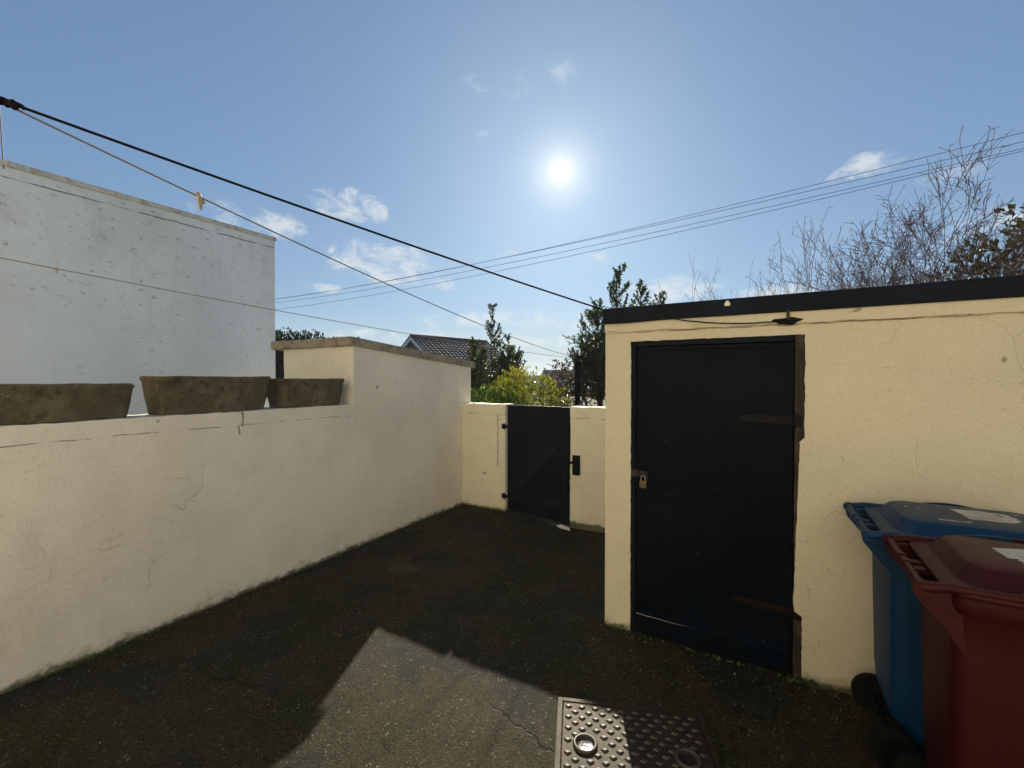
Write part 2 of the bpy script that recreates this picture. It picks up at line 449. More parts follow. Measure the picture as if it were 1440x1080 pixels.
M_NEIGH = mat_neigh()
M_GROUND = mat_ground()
M_NAVY = mat_navy('navy_gloss_paint', wear=0.3, rough=0.42)
M_FASCIA = mat_navy('navy_fascia_paint', wear=0.15, col=(0.006, 0.008, 0.014), rough=0.45)
M_GATE = mat_navy('navy_gate_paint', wear=0.9, col=(0.006, 0.0075, 0.011), rough=0.5)
M_LEDGE = mat_navy('worn_navy_ledge', wear=0.95, col=(0.0095, 0.0095, 0.0115), rough=0.5)
M_FRAME = mat_wood('weathered_door_frame', (0.075, 0.050, 0.034), (0.020, 0.015, 0.011))
M_FENCE = mat_wood('brown_fence_wood', (0.16, 0.11, 0.07), (0.08, 0.055, 0.035), (10, 10, 10))
M_RUST = simple_mat('rusty_iron', (0.035, 0.021, 0.016), 0.75, 0.1, 0.4, 30.0, 0.5, 80, dirt=(0.02, 0.018, 0.018), dirt_amt=0.7, dscale=20)
M_STRAP = simple_mat('painted_strap', (0.008, 0.008, 0.009), 0.6, 0.0, 0.3, 20.0, 0.4, 60, spec=0.12, dirt=(0.016, 0.011, 0.009), dirt_amt=0.9, dscale=9)
M_STRAP_RED = simple_mat('red_primer_strap', (0.012, 0.005, 0.004), 0.6, 0.0, 0.3, 20.0, 0.4, 60, spec=0.12, dirt=(0.004, 0.005, 0.007), dirt_amt=0.9, dscale=12)
M_BRASS = simple_mat('dull_brass', (0.13, 0.085, 0.032), 0.5, 0.5, 0.2, 30.0, dirt=(0.16, 0.11, 0.04), dirt_amt=0.6, dscale=20)
M_STEEL = simple_mat('worn_steel', (0.35, 0.33, 0.31), 0.38, 0.9, 0.2, 30.0)
M_BLACK = simple_mat('black_paint', (0.004, 0.004, 0.006), 0.6, 0.0, 0.2, 20.0, 0.2, 60, spec=0.1)
M_TROUGH = mat_concrete('mossy_concrete_trough', (0.185, 0.155, 0.098), (0.10, 0.085, 0.056), (0.026, 0.023, 0.017), moss=(0.18, 0.14, 0.06), moss_amt=0.45, spots=0.6)
M_COPING = mat_concrete('stained_coping_stone', (0.42, 0.37, 0.28), (0.30, 0.26, 0.19), (0.13, 0.11, 0.08), moss=(0.14, 0.115, 0.06), moss_amt=0.5, spots=0.6)
M_SOIL = simple_mat('potting_soil', (0.03, 0.022, 0.014), 0.95, 0, 0.4, 30, 1.0, 50, 0.02)
M_NCOPE = mat_concrete('grey_cap_board', (0.60, 0.62, 0.61), (0.50, 0.52, 0.51), (0.26, 0.26, 0.25), moss=(0.28, 0.25, 0.19), moss_amt=0.45, spots=0.2)
M_IRON = mat_iron()
M_STUD = simple_mat('worn_bright_iron', (0.045, 0.037, 0.026), 0.5, 0.0, 0.2, 40.0, spec=0.5, dirt=(0.02, 0.014, 0.009), dirt_amt=0.6, dscale=20)
M_IRON_DARK = simple_mat('wet_dark_pocket', (0.035, 0.026, 0.022), 0.18, 0.0, 0.4, 30, 0.4, 40)
M_ROPE = simple_mat('pale_rope', (0.25, 0.225, 0.21), 0.9, 0, 0.1, 60, spec=0.1)
M_CABLE = simple_mat('black_cable', (0.005, 0.005, 0.006), 0.8, 0, 0.2, 40, spec=0.1)
M_WIRE = simple_mat('grey_wire', (0.05, 0.05, 0.055), 0.6, 0, 0.1, 10)
M_PEG = simple_mat('yellowed_plastic_peg', (0.50, 0.38, 0.23), 0.5, 0, 0.2, 30)
M_CERAMIC = simple_mat('white_ceramic', (0.72, 0.68, 0.55), 0.35, 0, 0.1, 20)
M_BLUE = mat_plastic('blue_bin_plastic', (0.0025, 0.032, 0.088), (0.075, 0.092, 0.098))
M_RED = mat_plastic('maroon_bin_plastic', (0.035, 0.0014, 0.0022), (0.105, 0.040, 0.032))
M_RUBBER = simple_mat('black_rubber', (0.006, 0.006, 0.0065), 0.75, 0, 0.2, 20, spec=0.15)
M_LABEL = mat_label()
M_PAPER = simple_mat('white_paper_scrap', (0.72, 0.68, 0.62), 0.7, 0, 0.1, 20)
M_GRIT = simple_mat('pale_grit', (0.42, 0.39, 0.33), 0.8, 0, 0.3, 30)
M_MOSS = simple_mat('green_moss', (0.055, 0.075, 0.018), 0.95, 0, 0.4, 30, 0.8, 90, 0.01)
M_TERRAIN = simple_mat('rough_grass_ground', (0.055, 0.065, 0.028), 0.95, 0, 0.3, 0.8, 0.6, 12, 0.05, dirt=(0.06, 0.05, 0.03))
M_BARK = simple_mat('bark', (0.085, 0.062, 0.045), 0.9, 0, 0.3, 12, 0.6, 40, 0.01)
M_TWIG = simple_mat('purple_brown_twig', (0.115, 0.075, 0.062), 0.8, 0, 0.3, 5)
M_TWIG_PALE = simple_mat('pale_twig', (0.20, 0.15, 0.11), 0.8, 0, 0.3, 5)
M_HOLLY = mat_leaf('dark_glossy_leaf', (0.040, 0.070, 0.026), (0.070, 0.100, 0.036), 0.28, 0.42)
M_CONIFER = mat_leaf('dark_conifer_leaf', (0.022, 0.034, 0.014), (0.035, 0.045, 0.018), 0.12, 0.5)
M_IVY = mat_leaf('ivy_leaf', (0.040, 0.048, 0.014), (0.065, 0.055, 0.018), 0.2, 0.4)
M_GREENBUSH = mat_leaf('green_laurel_leaf', (0.055, 0.10, 0.022), (0.09, 0.13, 0.03), 0.40, 0.28)
M_YELLOW = mat_leaf('yellow_green_leaf', (0.17, 0.18, 0.030), (0.27, 0.245, 0.045), 0.42, 0.35, c3=(0.08, 0.12, 0.02))
M_REDBUSH = mat_leaf('brown_red_leaf', (0.09, 0.055, 0.04), (0.12, 0.075, 0.05), 0.2, 0.3)


def mat_tiles():
    m, g = new_mat('dark_roof_tile')
    n = g.noise(g.co, 3.0, 6.0, 0.65)
    c = g.mix(g.step(n, 0.35, 0.65), (0.050, 0.042, 0.040), (0.085, 0.072, 0.066))
    put(g, color=c, rough=0.75, normal=g.bump(g.noise(g.co, 30.0, 4.0), 0.3, 0.01), spec=0.35)
    return m


M_TILES = mat_tiles()
M_TILES_GREY = simple_mat('grey_slate_roof', (0.10, 0.105, 0.115), 0.7, 0, 0.15, 2.0)
M_TILES_RED = simple_mat('brown_red_roof', (0.15, 0.08, 0.065), 0.75, 0, 0.15, 2.0)
M_BRICK = simple_mat('dark_brick', (0.16, 0.10, 0.08), 0.9, 0, 0.2, 12)
M_WHITEBOARD = simple_mat('white_bargeboard', (0.70, 0.70, 0.68), 0.6, 0, 0.08, 8)
M_PALEWALL = simple_mat('pale_house_wall', (0.5, 0.47, 0.42), 0.85, 0, 0.1, 2)
M_HILL = simple_mat('distant_hill', (0.05, 0.06, 0.035), 0.95, 0, 0.3, 0.004)
M_CARPAINT = simple_mat('silver_car_paint', (0.5, 0.52, 0.55), 0.2, 0.6, 0.05, 1)
M_FELT = simple_mat('roof_felt', (0.06, 0.06, 0.06), 0.9, 0, 0.2, 10, 0.5, 60)


def mat_glass_dark(name):
    m, g = new_mat(name)
    put(g, color=(0.02, 0.024, 0.028), rough=0.06, spec=0.6)
    return m


M_GLASS = mat_glass_dark('window_glass')


# ------------------------------------------------------------------ mesh helpers
class MB:
    def __init__(self):
        self.v, self.f = [], []

    def add(self, vs, fs):
        o = len(self.v)
        self.v += [tuple(p) for p in vs]
        self.f += [tuple(i + o for i in f) for f in fs]

    def box(self, lo, hi, M=None):
        x0, y0, z0 = lo; x1, y1, z1 = hi
        vs = [Vector(p) for p in ((x0, y0, z0), (x1, y0, z0), (x1, y1, z0), (x0, y1, z0), (x0, y0, z1), (x1, y0, z1), (x1, y1, z1), (x0, y1, z1))]
        if M is not None:
            vs = [M @ p for p in vs]
        self.add(vs, [(3, 2, 1, 0), (4, 5, 6, 7), (0, 1, 5, 4), (1, 2, 6, 5), (2, 3, 7, 6), (3, 0, 4, 7)])

    def tube(self, pts, r, n=6, caps=True):
        pts = [Vector(p) for p in pts]
        rs = r if isinstance(r, (list, tuple)) else [r] * len(pts)
        vs, fs = [], []
        up = None
        for i, p in enumerate(pts):
            d = (pts[min(i + 1, len(pts) - 1)] - pts[max(i - 1, 0)])
            d = d.normalized() if d.length > 1e-9 else Vector((0, 0, 1))
            if up is None:
                up = Vector((0, 0, 1)) if abs(d.z) < 0.9 else Vector((1, 0, 0))
            a = d.cross(up).normalized()
            b = a.cross(d).normalized()
            up = b
            for k in range(n):
                t = 2 * math.pi * k / n
                vs.append(p + (a * math.cos(t) + b * math.sin(t)) * rs[i])
        for i in range(len(pts) - 1):
            for k in range(n):
                k2 = (k + 1) % n
                fs.append((i * n + k, i * n + k2, (i + 1) * n + k2, (i + 1) * n + k))
        if caps:
            fs.append(tuple(range(n))[::-1])
            fs.append(tuple((len(pts) - 1) * n + k for k in range(n)))
        self.add(vs, fs)

    def loft(self, rings, cap0=True, cap1=True):
        n = len(rings[0]); o = []
        for rg in rings:
            o += list(rg)
        fs = []
        for i in range(len(rings) - 1):
            for k in range(n):
                k2 = (k + 1) % n
                fs.append((i * n + k, i * n + k2, (i + 1) * n + k2, (i + 1) * n + k))
        if cap0:
            fs.append(tuple(range(n))[::-1])
        if cap1:
            fs.append(tuple((len(rings) - 1) * n + k for k in range(n)))
        self.add(o, fs)

    def prism(self, poly, ext):
        """extrude a closed polygon (list of points) along the vector ext"""
        ext = Vector(ext)
        a = [Vector(p) for p in poly]
        self.loft([a, [p + ext for p in a]])

    def torus(self, c, R0, r, axis='z', n=28, m=8):
        vs, fs = [], []
        for i in range(n):
            t = 2 * math.pi * i / n
            for k in range(m):
                s = 2 * math.pi * k / m
                q = ((R0 + r * math.cos(s)) * math.cos(t), (R0 + r * math.cos(s)) * math.sin(t), r * math.sin(s))
                if axis == 'y':
                    q = (q[0], q[2], q[1])
                elif axis == 'x':
                    q = (q[2], q[0], q[1])
                vs.append(Vector(c) + Vector(q))
        for i in range(n):
            for k in range(m):
                i2, k2 = (i + 1) % n, (k + 1) % m
                fs.append((i * m + k, i2 * m + k, i2 * m + k2, i * m + k2))
        self.add(vs, fs)

    def obj(self, name, mat, parent=None, smooth=False, bevel=0.0, loc=None, seg=2, angle=35):
        me = bpy.data.meshes.new(name)
        off = Vector(loc) if loc is not None else Vector((0, 0, 0))
        me.from_pydata([tuple(Vector(p) - off) for p in self.v] if loc is not None else self.v, [], self.f)
        bm = bmesh.new(); bm.from_mesh(me)
        if bevel or smooth:
            bmesh.ops.remove_doubles(bm, verts=bm.verts, dist=1e-5)
        bmesh.ops.recalc_face_normals(bm, faces=bm.faces)
        if bevel:
            eds = [e for e in bm.edges if len(e.link_faces) == 2 and e.calc_face_angle(0) > R(angle)]
            bmesh.ops.bevel(bm, geom=eds, offset=bevel, segments=seg, profile=0.6, affect='EDGES', clamp_overlap=True)
        if smooth:
            for f in bm.faces:
                f.smooth = True
            for e in bm.edges:
                if len(e.link_faces) == 2 and e.calc_face_angle(0) > R(50):
                    e.smooth = False
        bm.to_mesh(me); bm.free()
        me.materials.append(mat)
        o = bpy.data.objects.new(name, me)
        COL.objects.link(o)
        if loc is not None:
            o.location = off
        if parent is not None:
            o.parent = parent
            if loc is not None:
                o.location = off
        return o


def tag(o, label=None, cat=None, group=None, kind=None):
    if label: o['label'] = label
    if cat: o['category'] = cat
    if group: o['group'] = group
    if kind: o['kind'] = kind
    return o


def thing(name, label, cat, loc=(0, 0, 0), rz=0.0, group=None):
    o = bpy.data.objects.new(name, None)
    o.empty_display_size = 0.1
    COL.objects.link(o)
    o.location = loc
    o.rotation_euler = (0, 0, rz)
    return tag(o, label, cat, group)


def nz3(p, s):
    return mnoise.noise(Vector(p) * s)


def rough_disp(p, amp):
    return amp * (0.6 * nz3(p, 1.7) + 0.3 * nz3(p, 5.0) + 0.22 * nz3(p, 12.0))


def frange(a, b, step, extra=()):
    n = max(1, int(round((b - a) / step)))
    xs = [a + (b - a) * i / n for i in range(n + 1)]
    for e in extra:
        k = min(range(len(xs)), key=lambda i: abs(xs[i] - e))
        if 0 < k < len(xs) - 1:
            xs[k] = e
        elif abs(xs[k] - e) > 1e-6:
            xs.append(e)
    return sorted(set(xs))


def sheet(mb, As, Bs, filled, thick, mapf, amp=0.006, edge=0.0, edgef=None):
    """wall made of grid cells (holes allowed) with an uneven front face; mapf(a, b, d) -> point, d = depth behind the face"""
    na, nb = len(As), len(Bs)
    S_ = [[filled((As[i] + As[i + 1]) / 2, (Bs[j] + Bs[j + 1]) / 2) for j in range(nb - 1)] for i in range(na - 1)]

    def cell(i, j):
        return 0 <= i < na - 1 and 0 <= j < nb - 1 and S_[i][j]
    idx = {}
    vs, fs = [], []

    def vert(i, j, back):
        key = (i, j, back)
        if key not in idx:
            a, b = As[i], Bs[j]
            p0 = mapf(a, b, 0.0)
            cnt = sum(cell(i - di, j - dj) for di in (0, 1) for dj in (0, 1))
            if cnt < 4 and edge:
                a += edge * nz3((p0[0] * 1.0, p0[1], p0[2] + 5), 23.0) * (1.0 if 0 < i < na - 1 else 0.5)
                b += edge * nz3((p0[0] + 9, p0[1], p0[2]), 23.0) * 0.9
                if edgef:
                    da, db = edgef(As[i], Bs[j]); a += da; b += db
            d = thick if back else -rough_disp(p0, amp)
            idx[key] = len(vs)
            vs.append(mapf(a, b, d))
        return idx[key]
    for i in range(na - 1):
        for j in range(nb - 1):
            if not S_[i][j]:
                continue
            fs.append((vert(i, j, 0), vert(i + 1, j, 0), vert(i + 1, j + 1, 0), vert(i, j + 1, 0)))
            fs.append((vert(i, j, 1), vert(i, j + 1, 1), vert(i + 1, j + 1, 1), vert(i + 1, j, 1)))
            if not cell(i - 1, j): fs.append((vert(i, j, 0), vert(i, j + 1, 0), vert(i, j + 1, 1), vert(i, j, 1)))
            if not cell(i + 1, j): fs.append((vert(i + 1, j, 0), vert(i + 1, j, 1), vert(i + 1, j + 1, 1), vert(i + 1, j + 1, 0)))
            if not cell(i, j - 1): fs.append((vert(i, j, 0), vert(i, j, 1), vert(i + 1, j, 1), vert(i + 1, j, 0)))
            if not cell(i, j + 1): fs.append((vert(i, j + 1, 0), vert(i + 1, j + 1, 0), vert(i + 1, j + 1, 1), vert(i, j + 1, 1)))
    mb.add(vs, fs)


def rough_box(mb, lo, hi, step=0.06, amp=0.006, topf=None, warp=None):
    """closed box of gridded faces, displaced outwards by noise; topf(x, y) gives another top height"""
    lo, hi = Vector(lo), Vector(hi)
    ns = [max(1, int(round((hi[k] - lo[k]) / step))) for k in range(3)]
    idx, vs, fs = {}, [], []
    c = (lo + hi) / 2

    def vert(i, j, k):
        key = (i, j, k)
        if key not in idx:
            t = (i / ns[0], j / ns[1], k / ns[2])
            p = Vector([lo[m] + (hi[m] - lo[m]) * t[m] for m in range(3)])
            if topf:
                p.z = lo.z + (topf(p.x, p.y) - lo.z) * t[2]
            if warp:
                p = warp(p, t)
            n = Vector([(-1 if t[m] == 0 else 1 if t[m] == 1 else 0) for m in range(3)])
            if n.length > 0:
                p += n.normalized() * rough_disp(p, amp) * 1.0
            idx[key] = len(vs); vs.append(p)
        return idx[key]
    a, b, d = ns
    for i in range(a):
        for j in range(b):
            for k, fl in ((0, 1), (d, 0)):
                q = (vert(i, j, k), vert(i + 1, j, k), vert(i + 1, j + 1, k), vert(i, j + 1, k))
                fs.append(q[::-1] if fl else q)
    for i in range(a):
        for k in range(d):
            for j, fl in ((0, 0), (b, 1)):
                q = (vert(i, j, k), vert(i + 1, j, k), vert(i + 1, j, k + 1), vert(i, j, k + 1))
                fs.append(q[::-1] if fl else q)
    for j in range(b):
        for k in range(d):
            for i, fl in ((0, 1), (a, 0)):
                q = (vert(i, j, k), vert(i, j + 1, k), vert(i, j + 1, k + 1), vert(i, j, k + 1))
                fs.append(q[::-1] if fl else q)
    mb.add(vs, fs)


def rrect(x0, x1, y0, y1, r, z, n=5):
    pts = []
    for cx, cy, a0 in ((x1 - r, y1 - r, 0), (x0 + r, y1 - r, 90), (x0 + r, y0 + r, 180), (x1 - r, y0 + r, 270)):
        for i in range(n + 1):
            t = R(a0 + 90 * i / n)
            pts.append(Vector((cx + r * math.cos(t), cy + r * math.sin(t), z)))
    return pts


# ------------------------------------------------------------------ the ground
U_L = -3.455          # yard face of the left wall
V_SHED = 2.857        # front face of the shed
V_GATE = 4.67         # front face of the gate wall
HOUSE_V = -2.0


def gz(x, y):
    z = 0.006 * nz3((x, y, 0), 1.3) + 0.003 * nz3((x, y, 3), 4.0)
    z -= 0.05 * math.exp(-(((x + 1.75) / 0.7) ** 2 + ((y - 4.6) / 0.9) ** 2))
    return z


mb = MB()
xs = frange(-3.8, 3.6, 0.1); ys = frange(HOUSE_V - 0.2, 5.0, 0.1)
mb.add([(x, y, gz(x, y)) for y in ys for x in xs],
       [(j * len(xs) + i, j * len(xs) + i + 1, (j + 1) * len(xs) + i + 1, (j + 1) * len(xs) + i) for j in range(len(ys) - 1) for i in range(len(xs) - 1)])
tag(mb.obj('yard_ground', M_GROUND, smooth=True), kind='structure')


mb = MB()
for i in range(12):
    for j in range(4):
        x0 = -3.42 + i * 0.58; y0 = HOUSE_V + 0.02 + j * 0.58
        mb.box((x0, y0, -0.02), (x0 + 0.57, y0 + 0.57, 0.028))
M_BOUNCE_SLAB = simple_mat('pale_bounce_paving', (0.62, 0.55, 0.43), 0.85, 0, 0.12, 3.0, 0.4, 60, dirt=(0.2, 0.18, 0.14))
tag(mb.obj('bounce_slabs', M_BOUNCE_SLAB), kind='structure')  # unseen pale slabs, added to bounce sunlight up onto the yard walls


def tz(x, y):
    d = max(0.0, math.hypot(x, y) - 8)
    return -0.12 - 0.9 * (1 - math.exp(-d / 22)) - 0.004 * min(d, 600) + (0.25 * nz3((x, y, 0), 0.06) if d > 30 else 0)


mb = MB()
ax = [0]
s = 1.2
while ax[-1] < 900:
    ax.append(ax[-1] + s); s *= 1.17
ax = [-a for a in ax[:0:-1]] + ax
n = len(ax)
mb.add([(x, y, tz(x, y)) for y in ax for x in ax], [(j * n + i, j * n + i + 1, (j + 1) * n + i + 1, (j + 1) * n + i) for j in range(n - 1) for i in range(n - 1)])
tag(mb.obj('ground', M_TERRAIN, smooth=True), kind='structure')

mb = MB()
fwd_az = YAW
ring = []
for i in range(60):
    a = R(-75 + 150 * i / 59) + fwd_az
    row = []
    for k, (dist, hf) in enumerate(((760, 0.0), (920, 0.55), (1080, 1.0), (1300, 0.3))):
        hgt = -6 + hf * 0.42 * (42 + 22 * mnoise.noise(Vector((i * 0.11, 2.0, k * 0.4))) + 8 * mnoise.noise(Vector((i * 0.5, 7.0, k))))
        row.append((-math.sin(a) * dist, math.cos(a) * dist, hgt))
    ring.append(row)
mb.add([p for r_ in ring for p in r_], [(i * 4 + k, i * 4 + 4 + k, i * 4 + 5 + k, i * 4 + 1 + k) for i in range(59) for k in range(3)])
tag(mb.obj('hills', M_HILL, smooth=True), kind='structure')

# ------------------------------------------------------------------ left boundary wall with its taller end block
LEDGE = 1.398
T = thing('boundary_wall', 'long off-white rendered wall on the left, low with a ledge and stepping up to a tall capped block', 'wall', (U_L, 0, 0))


def left_map(a, b, d):
    return Vector((-d, a, b))


mb = MB()
As = frange(HOUSE_V + 0.02, 2.95, 0.05); Bs = frange(-0.15, LEDGE, 0.05)
sheet(mb, As, Bs, lambda a, b: True, 0.34, left_map, 0.010, 0.010)
mb.obj('low_wall', M_LEFT, T, smooth=True)


def tall_top(x, y):
    return 1.968 + (1.800 - 1.968) * (y - 2.92) / (4.873 - 2.92)


mb = MB()
rough_box(mb, (-1.10, 2.92, -0.15), (0.0015, 4.873, 1.9), 0.055, 0.010, topf=tall_top)
M_LEFT2 = render_mat('painted_render_tall', (0.865, 0.80, 0.665), (0.10, 0.085, 0.06), algae=0.6, cracks=0.5)
mb.obj('end_block', M_LEFT2, T, smooth=True)
mb = MB()


def cope_warp(p, t):
    base = tall_top(p.x, p.y)
    return Vector((p.x, p.y, base - 0.004 + 0.082 * t[2]))


rough_box(mb, (-1.26, 2.875, 0), (0.022, 4.95, 0.08), 0.045, 0.010, warp=cope_warp)
mb.obj('coping_slab', M_COPING, T, smooth=True)

# ------------------------------------------------------------------ gate wall
GT = 1.325


def gate_map(a, b, d):
    return Vector((a, d, b))


for (u0, u1, lab) in ((U_L + 0.004, -2.795, 'cream rendered wall stub left of the dark gate, in the corner by the tall block'),
                      (-1.932, -0.85, 'narrow cream rendered wall stub between the dark gate and the shed corner')):
    T = thing('gate_wall', lab, 'wall', (0, V_GATE, 0))
    mb = MB()
    sheet(mb, frange(u0, u1, 0.04), frange(-0.2, GT, 0.045), lambda a, b: True, 0.22, gate_map, 0.007, 0.012)
    mb.obj('wall_body', M_GATEWALL, T, smooth=True)

# gate
g0, g1 = -2.765, -1.925
T = thing('garden_gate', 'dark navy ledged and braced wooden garden gate hung in the gap of the back wall', 'gate', (g0, V_GATE + 0.002, 0.0))
W = g1 - g0
mb = MB()
nb = 7
for i in range(nb):
    a = W * i / nb + 0.002; b = W * (i + 1) / nb - 0.002
    z1 = 1.324 + 0.003 * (i % 2) - 0.006 * i / nb
    mb.box((a, 0.0, 0.035 - 0.06 * i / nb), (b, 0.022, z1))
mb.obj('boards', M_GATE, T, bevel=0.003)
for zc, hh in ((1.03, 0.085), (0.19, 0.095)):
    mb = MB(); mb.box((0.03, -0.024, zc - hh / 2), (W - 0.02, -0.001, zc + hh / 2)); mb.obj('ledge', M_LEDGE, T, bevel=0.006)
mb = MB()
p0, p1 = Vector((0.06, 0, 0.25)), Vector((W - 0.06, 0, 0.98))
d = (p1 - p0).normalized(); nrm = Vector((-d.z, 0, d.x)) * 0.045
mb.prism([p0 + nrm + Vector((0, -0.024, 0)), p1 + nrm + Vector((0, -0.024, 0)), p1 - nrm + Vector((0, -0.024, 0)), p0 - nrm + Vector((0, -0.024, 0))], (0, 0.023, 0))
mb.obj('brace', M_LEDGE, T, bevel=0.006)
mb = MB(); mb.box((W - 0.11, -0.020, 0.245), (W - 0.02, -0.001, 0.98)); mb.obj('stile', M_LEDGE, T, bevel=0.006)
for zc in (1.06, 0.20):
    mb = MB()
    mb.box((-0.02, -0.034, zc - 0.02), (0.36, -0.0245, zc + 0.02))
    mb.tube([(-0.025, -0.03, zc - 0.035), (-0.025, -0.03, zc + 0.035)], 0.014, 10)
    mb.box((-0.06, -0.036, zc - 0.028), (-0.028, -0.010, zc + 0.028))
    mb.obj('strap_hinge', M_STRAP, T, bevel=0.002)

# latch box on the wall
mb = MB()
c = on_v(811, 654, V_GATE)
mb.box((c.x - 0.042, V_GATE - 0.03, c.z - 0.11), (c.x + 0.042, V_GATE + 0.01, c.z + 0.11))
mb.box((c.x - 0.075, V_GATE - 0.024, c.z + 0.01), (c.x - 0.043, V_GATE - 0.01, c.z + 0.04))
mb.box((c.x - 0.025, V_GATE - 0.038, c.z - 0.07), (c.x + 0.025, V_GATE - 0.0305, c.z + 0.03))
o = mb.obj('latch_box', M_BLACK, bevel=0.004)
tag(o, 'small black metal latch box fixed to the wall stub right of the garden gate', 'latch')

# ------------------------------------------------------------------ shed
SH0, SH1 = -0.93, 3.3
D0, D1, DT = -0.765, 0.180, 1.888        # opening for the door frame
RIM = 2.006                              # top of the wall, under the fascia
T = thing('shed', 'flat-roofed cream rendered shed with a navy fascia and a dark door facing the yard', 'shed', (SH0, V_SHED, 0))


def shed_map(a, b, d):
    return Vector((a - SH0, d, b))


mb = MB()
def door_edge(a, b):
    # paint has crept over the right jamb below the hinge and broken away again at its foot
    if abs(a - D1) < 1e-4 and b < DT - 0.02:
        f = 0.0 if b > 1.32 else (-0.020 - 0.028 * (1.32 - b) if b > 0.37 else -0.004)
        return f + 0.004 * nz3((b, 1, 0), 31.0), 0.0
    if abs(a - D0) < 1e-4 and b < DT - 0.02:
        return 0.004 + 0.004 * nz3((b, 7, 0), 25.0), 0.0
    if abs(b - DT) < 1e-4 and D0 < a < D1:
        return 0.0, 0.003 * nz3((a, 3, 0), 19.0)
    return 0.0, 0.0


As = frange(SH0, SH1, 0.03, (D0, D1)); Bs = frange(-0.15, RIM, 0.025, (DT,))
sheet(mb, As, Bs, lambda a, b: not (D0 < a < D1 and b < DT), 0.12, shed_map, 0.008, 0.003, door_edge)
# side and back walls, butted behind the front
mb.box((0.004, 0.124, -0.15), (0.12, 2.4, RIM - 0.002))
mb.box((SH1 - SH0 - 0.12, 0.124, -0.15), (SH1 - SH0 - 0.004, 2.4, RIM - 0.002))
mb.box((0.124, 2.28, -0.15), (SH1 - SH0 - 0.124, 2.398, RIM - 0.002))
mb.obj('wall', M_SHED, T, smooth=True)
# painted slab edge under the fascia, with a broken bottom arris
mb = MB()


def slab_warp(p, t):
    q = p.copy()
    if t[2] == 0:
        q.z += 0.010 * nz3((p.x, 0, 0), 9.0) + 0.006 * nz3((p.x, 3, 0), 27.0) - 0.012 * p.x / 3
    return q


rough_box(mb, (0.0, -0.016, RIM - 0.052), (SH1 - SH0, -0.0085, RIM + 0.01), 0.02, 0.0015, warp=slab_warp)
mb.obj('slab_edge', M_SHED, T, smooth=True)
mb = MB(); mb.box((-0.012, -0.030, RIM + 0.006), (SH1 - SH0 + 0.03, -0.006, RIM + 0.103)); mb.obj('fascia_board', M_FASCIA, T, bevel=0.003)
mb = MB(); mb.box((-0.010, -0.004, RIM + 0.004), (SH1 - SH0 + 0.03, 2.45, RIM + 0.094)); mb.obj('flat_roof', M_FELT, T)

# door frame (part) and door (part with hinges, hasp, weatherboard)
mb = MB()
fx0, fx1 = D0 - SH0, D1 - SH0
mb.box((fx0 - 0.03, 0.012, -0.05), (fx0 + 0.032, 0.09, DT + 0.03))
mb.box((fx0 + 0.0325, 0.010, DT - 0.032), (fx1 - 0.0455, 0.09, DT + 0.03))
mb.obj('door_frame', M_GATE, T, bevel=0.004)
mb = MB(); mb.box((fx1 - 0.045, 0.006, -0.05), (fx1 + 0.03, 0.09, DT + 0.028)); mb.obj('door_jamb', M_FRAME, T, bevel=0.004)
dx0, dx1 = fx0 + 0.036, fx1 - 0.050
door = MB()
door.box((dx0, 0.020, 0.012), (dx1, 0.062, DT - 0.037))
do = door.obj('door', M_NAVY, T, bevel=0.003)
mb = MB()                                   # head batten
mb.box((dx0 + 0.01, 0.006, DT - 0.062), (dx1 - 0.03, 0.0195, DT - 0.040)); mb.obj('head_batten', M_NAVY, do, bevel=0.002)
mb = MB()                                   # weatherboard at the foot
y0 = 0.0195
mb.loft([[Vector((x, y0, 0.015)), Vector((x, y0 - 0.020, 0.015)), Vector((x, y0 - 0.018, 0.135)), Vector((x, y0, 0.150))] for x in (dx0 + 0.005, dx1 - 0.02)])
mb.obj('weatherboard', M_NAVY, do, bevel=0.002)
mb = MB()
pts = [(dx0 + 0.008 + 0.30 * i / 12, 0.004 * nz3((i, 2, 0), 0.7)) for i in range(13)]
for (xa, za), (xb, zb) in zip(pts[:-1], pts[1:]):
    h_ = 0.005 * (1 - (xa - dx0) / 0.34)
    mb.add([(xa, y0 - 0.0195, 0.128 + za), (xb, y0 - 0.0195, 0.128 + zb), (xb, y0 - 0.0185, 0.128 + h_ + zb), (xa, y0 - 0.0185, 0.128 + h_ + za)], [(0, 1, 2, 3)])
mb.obj('scuffed_edge', simple_mat('bare_scuffed_wood', (0.26, 0.24, 0.20), 0.8, 0, 0.3, 30, dirt=(0.02, 0.02, 0.02), dirt_amt=0.9, dscale=25), do)
for zc, L, mt in ((1.42, 0.27, M_STRAP), (0.36, 0.30, M_STRAP_RED)):
    mb = MB()
    mb.loft([[Vector((x, 0.0195, zc - h_)), Vector((x, 0.013, zc - h_)), Vector((x, 0.013, zc + h_)), Vector((x, 0.0195, zc + h_))] for x, h_ in ((dx1 - L, 0.012), (dx1 - L + 0.02, 0.019), (dx1, 0.024))])
    mb.tube([(dx1 + 0.004, 0.004, zc - 0.035), (dx1 + 0.004, 0.004, zc + 0.035)], 0.008, 10)
    mb.box((dx1 + 0.008, 0.001, zc - 0.035), (dx1 + 0.04, 0.0055, zc + 0.035))
    for k in range(4):
        mb.tube([(dx1 - L + 0.05 + k * 0.06, 0.0135, zc), (dx1 - L + 0.05 + k * 0.06, 0.0095, zc)], 0.007, 8)
    mb.obj('strap_hinge', mt, do, bevel=0.001)
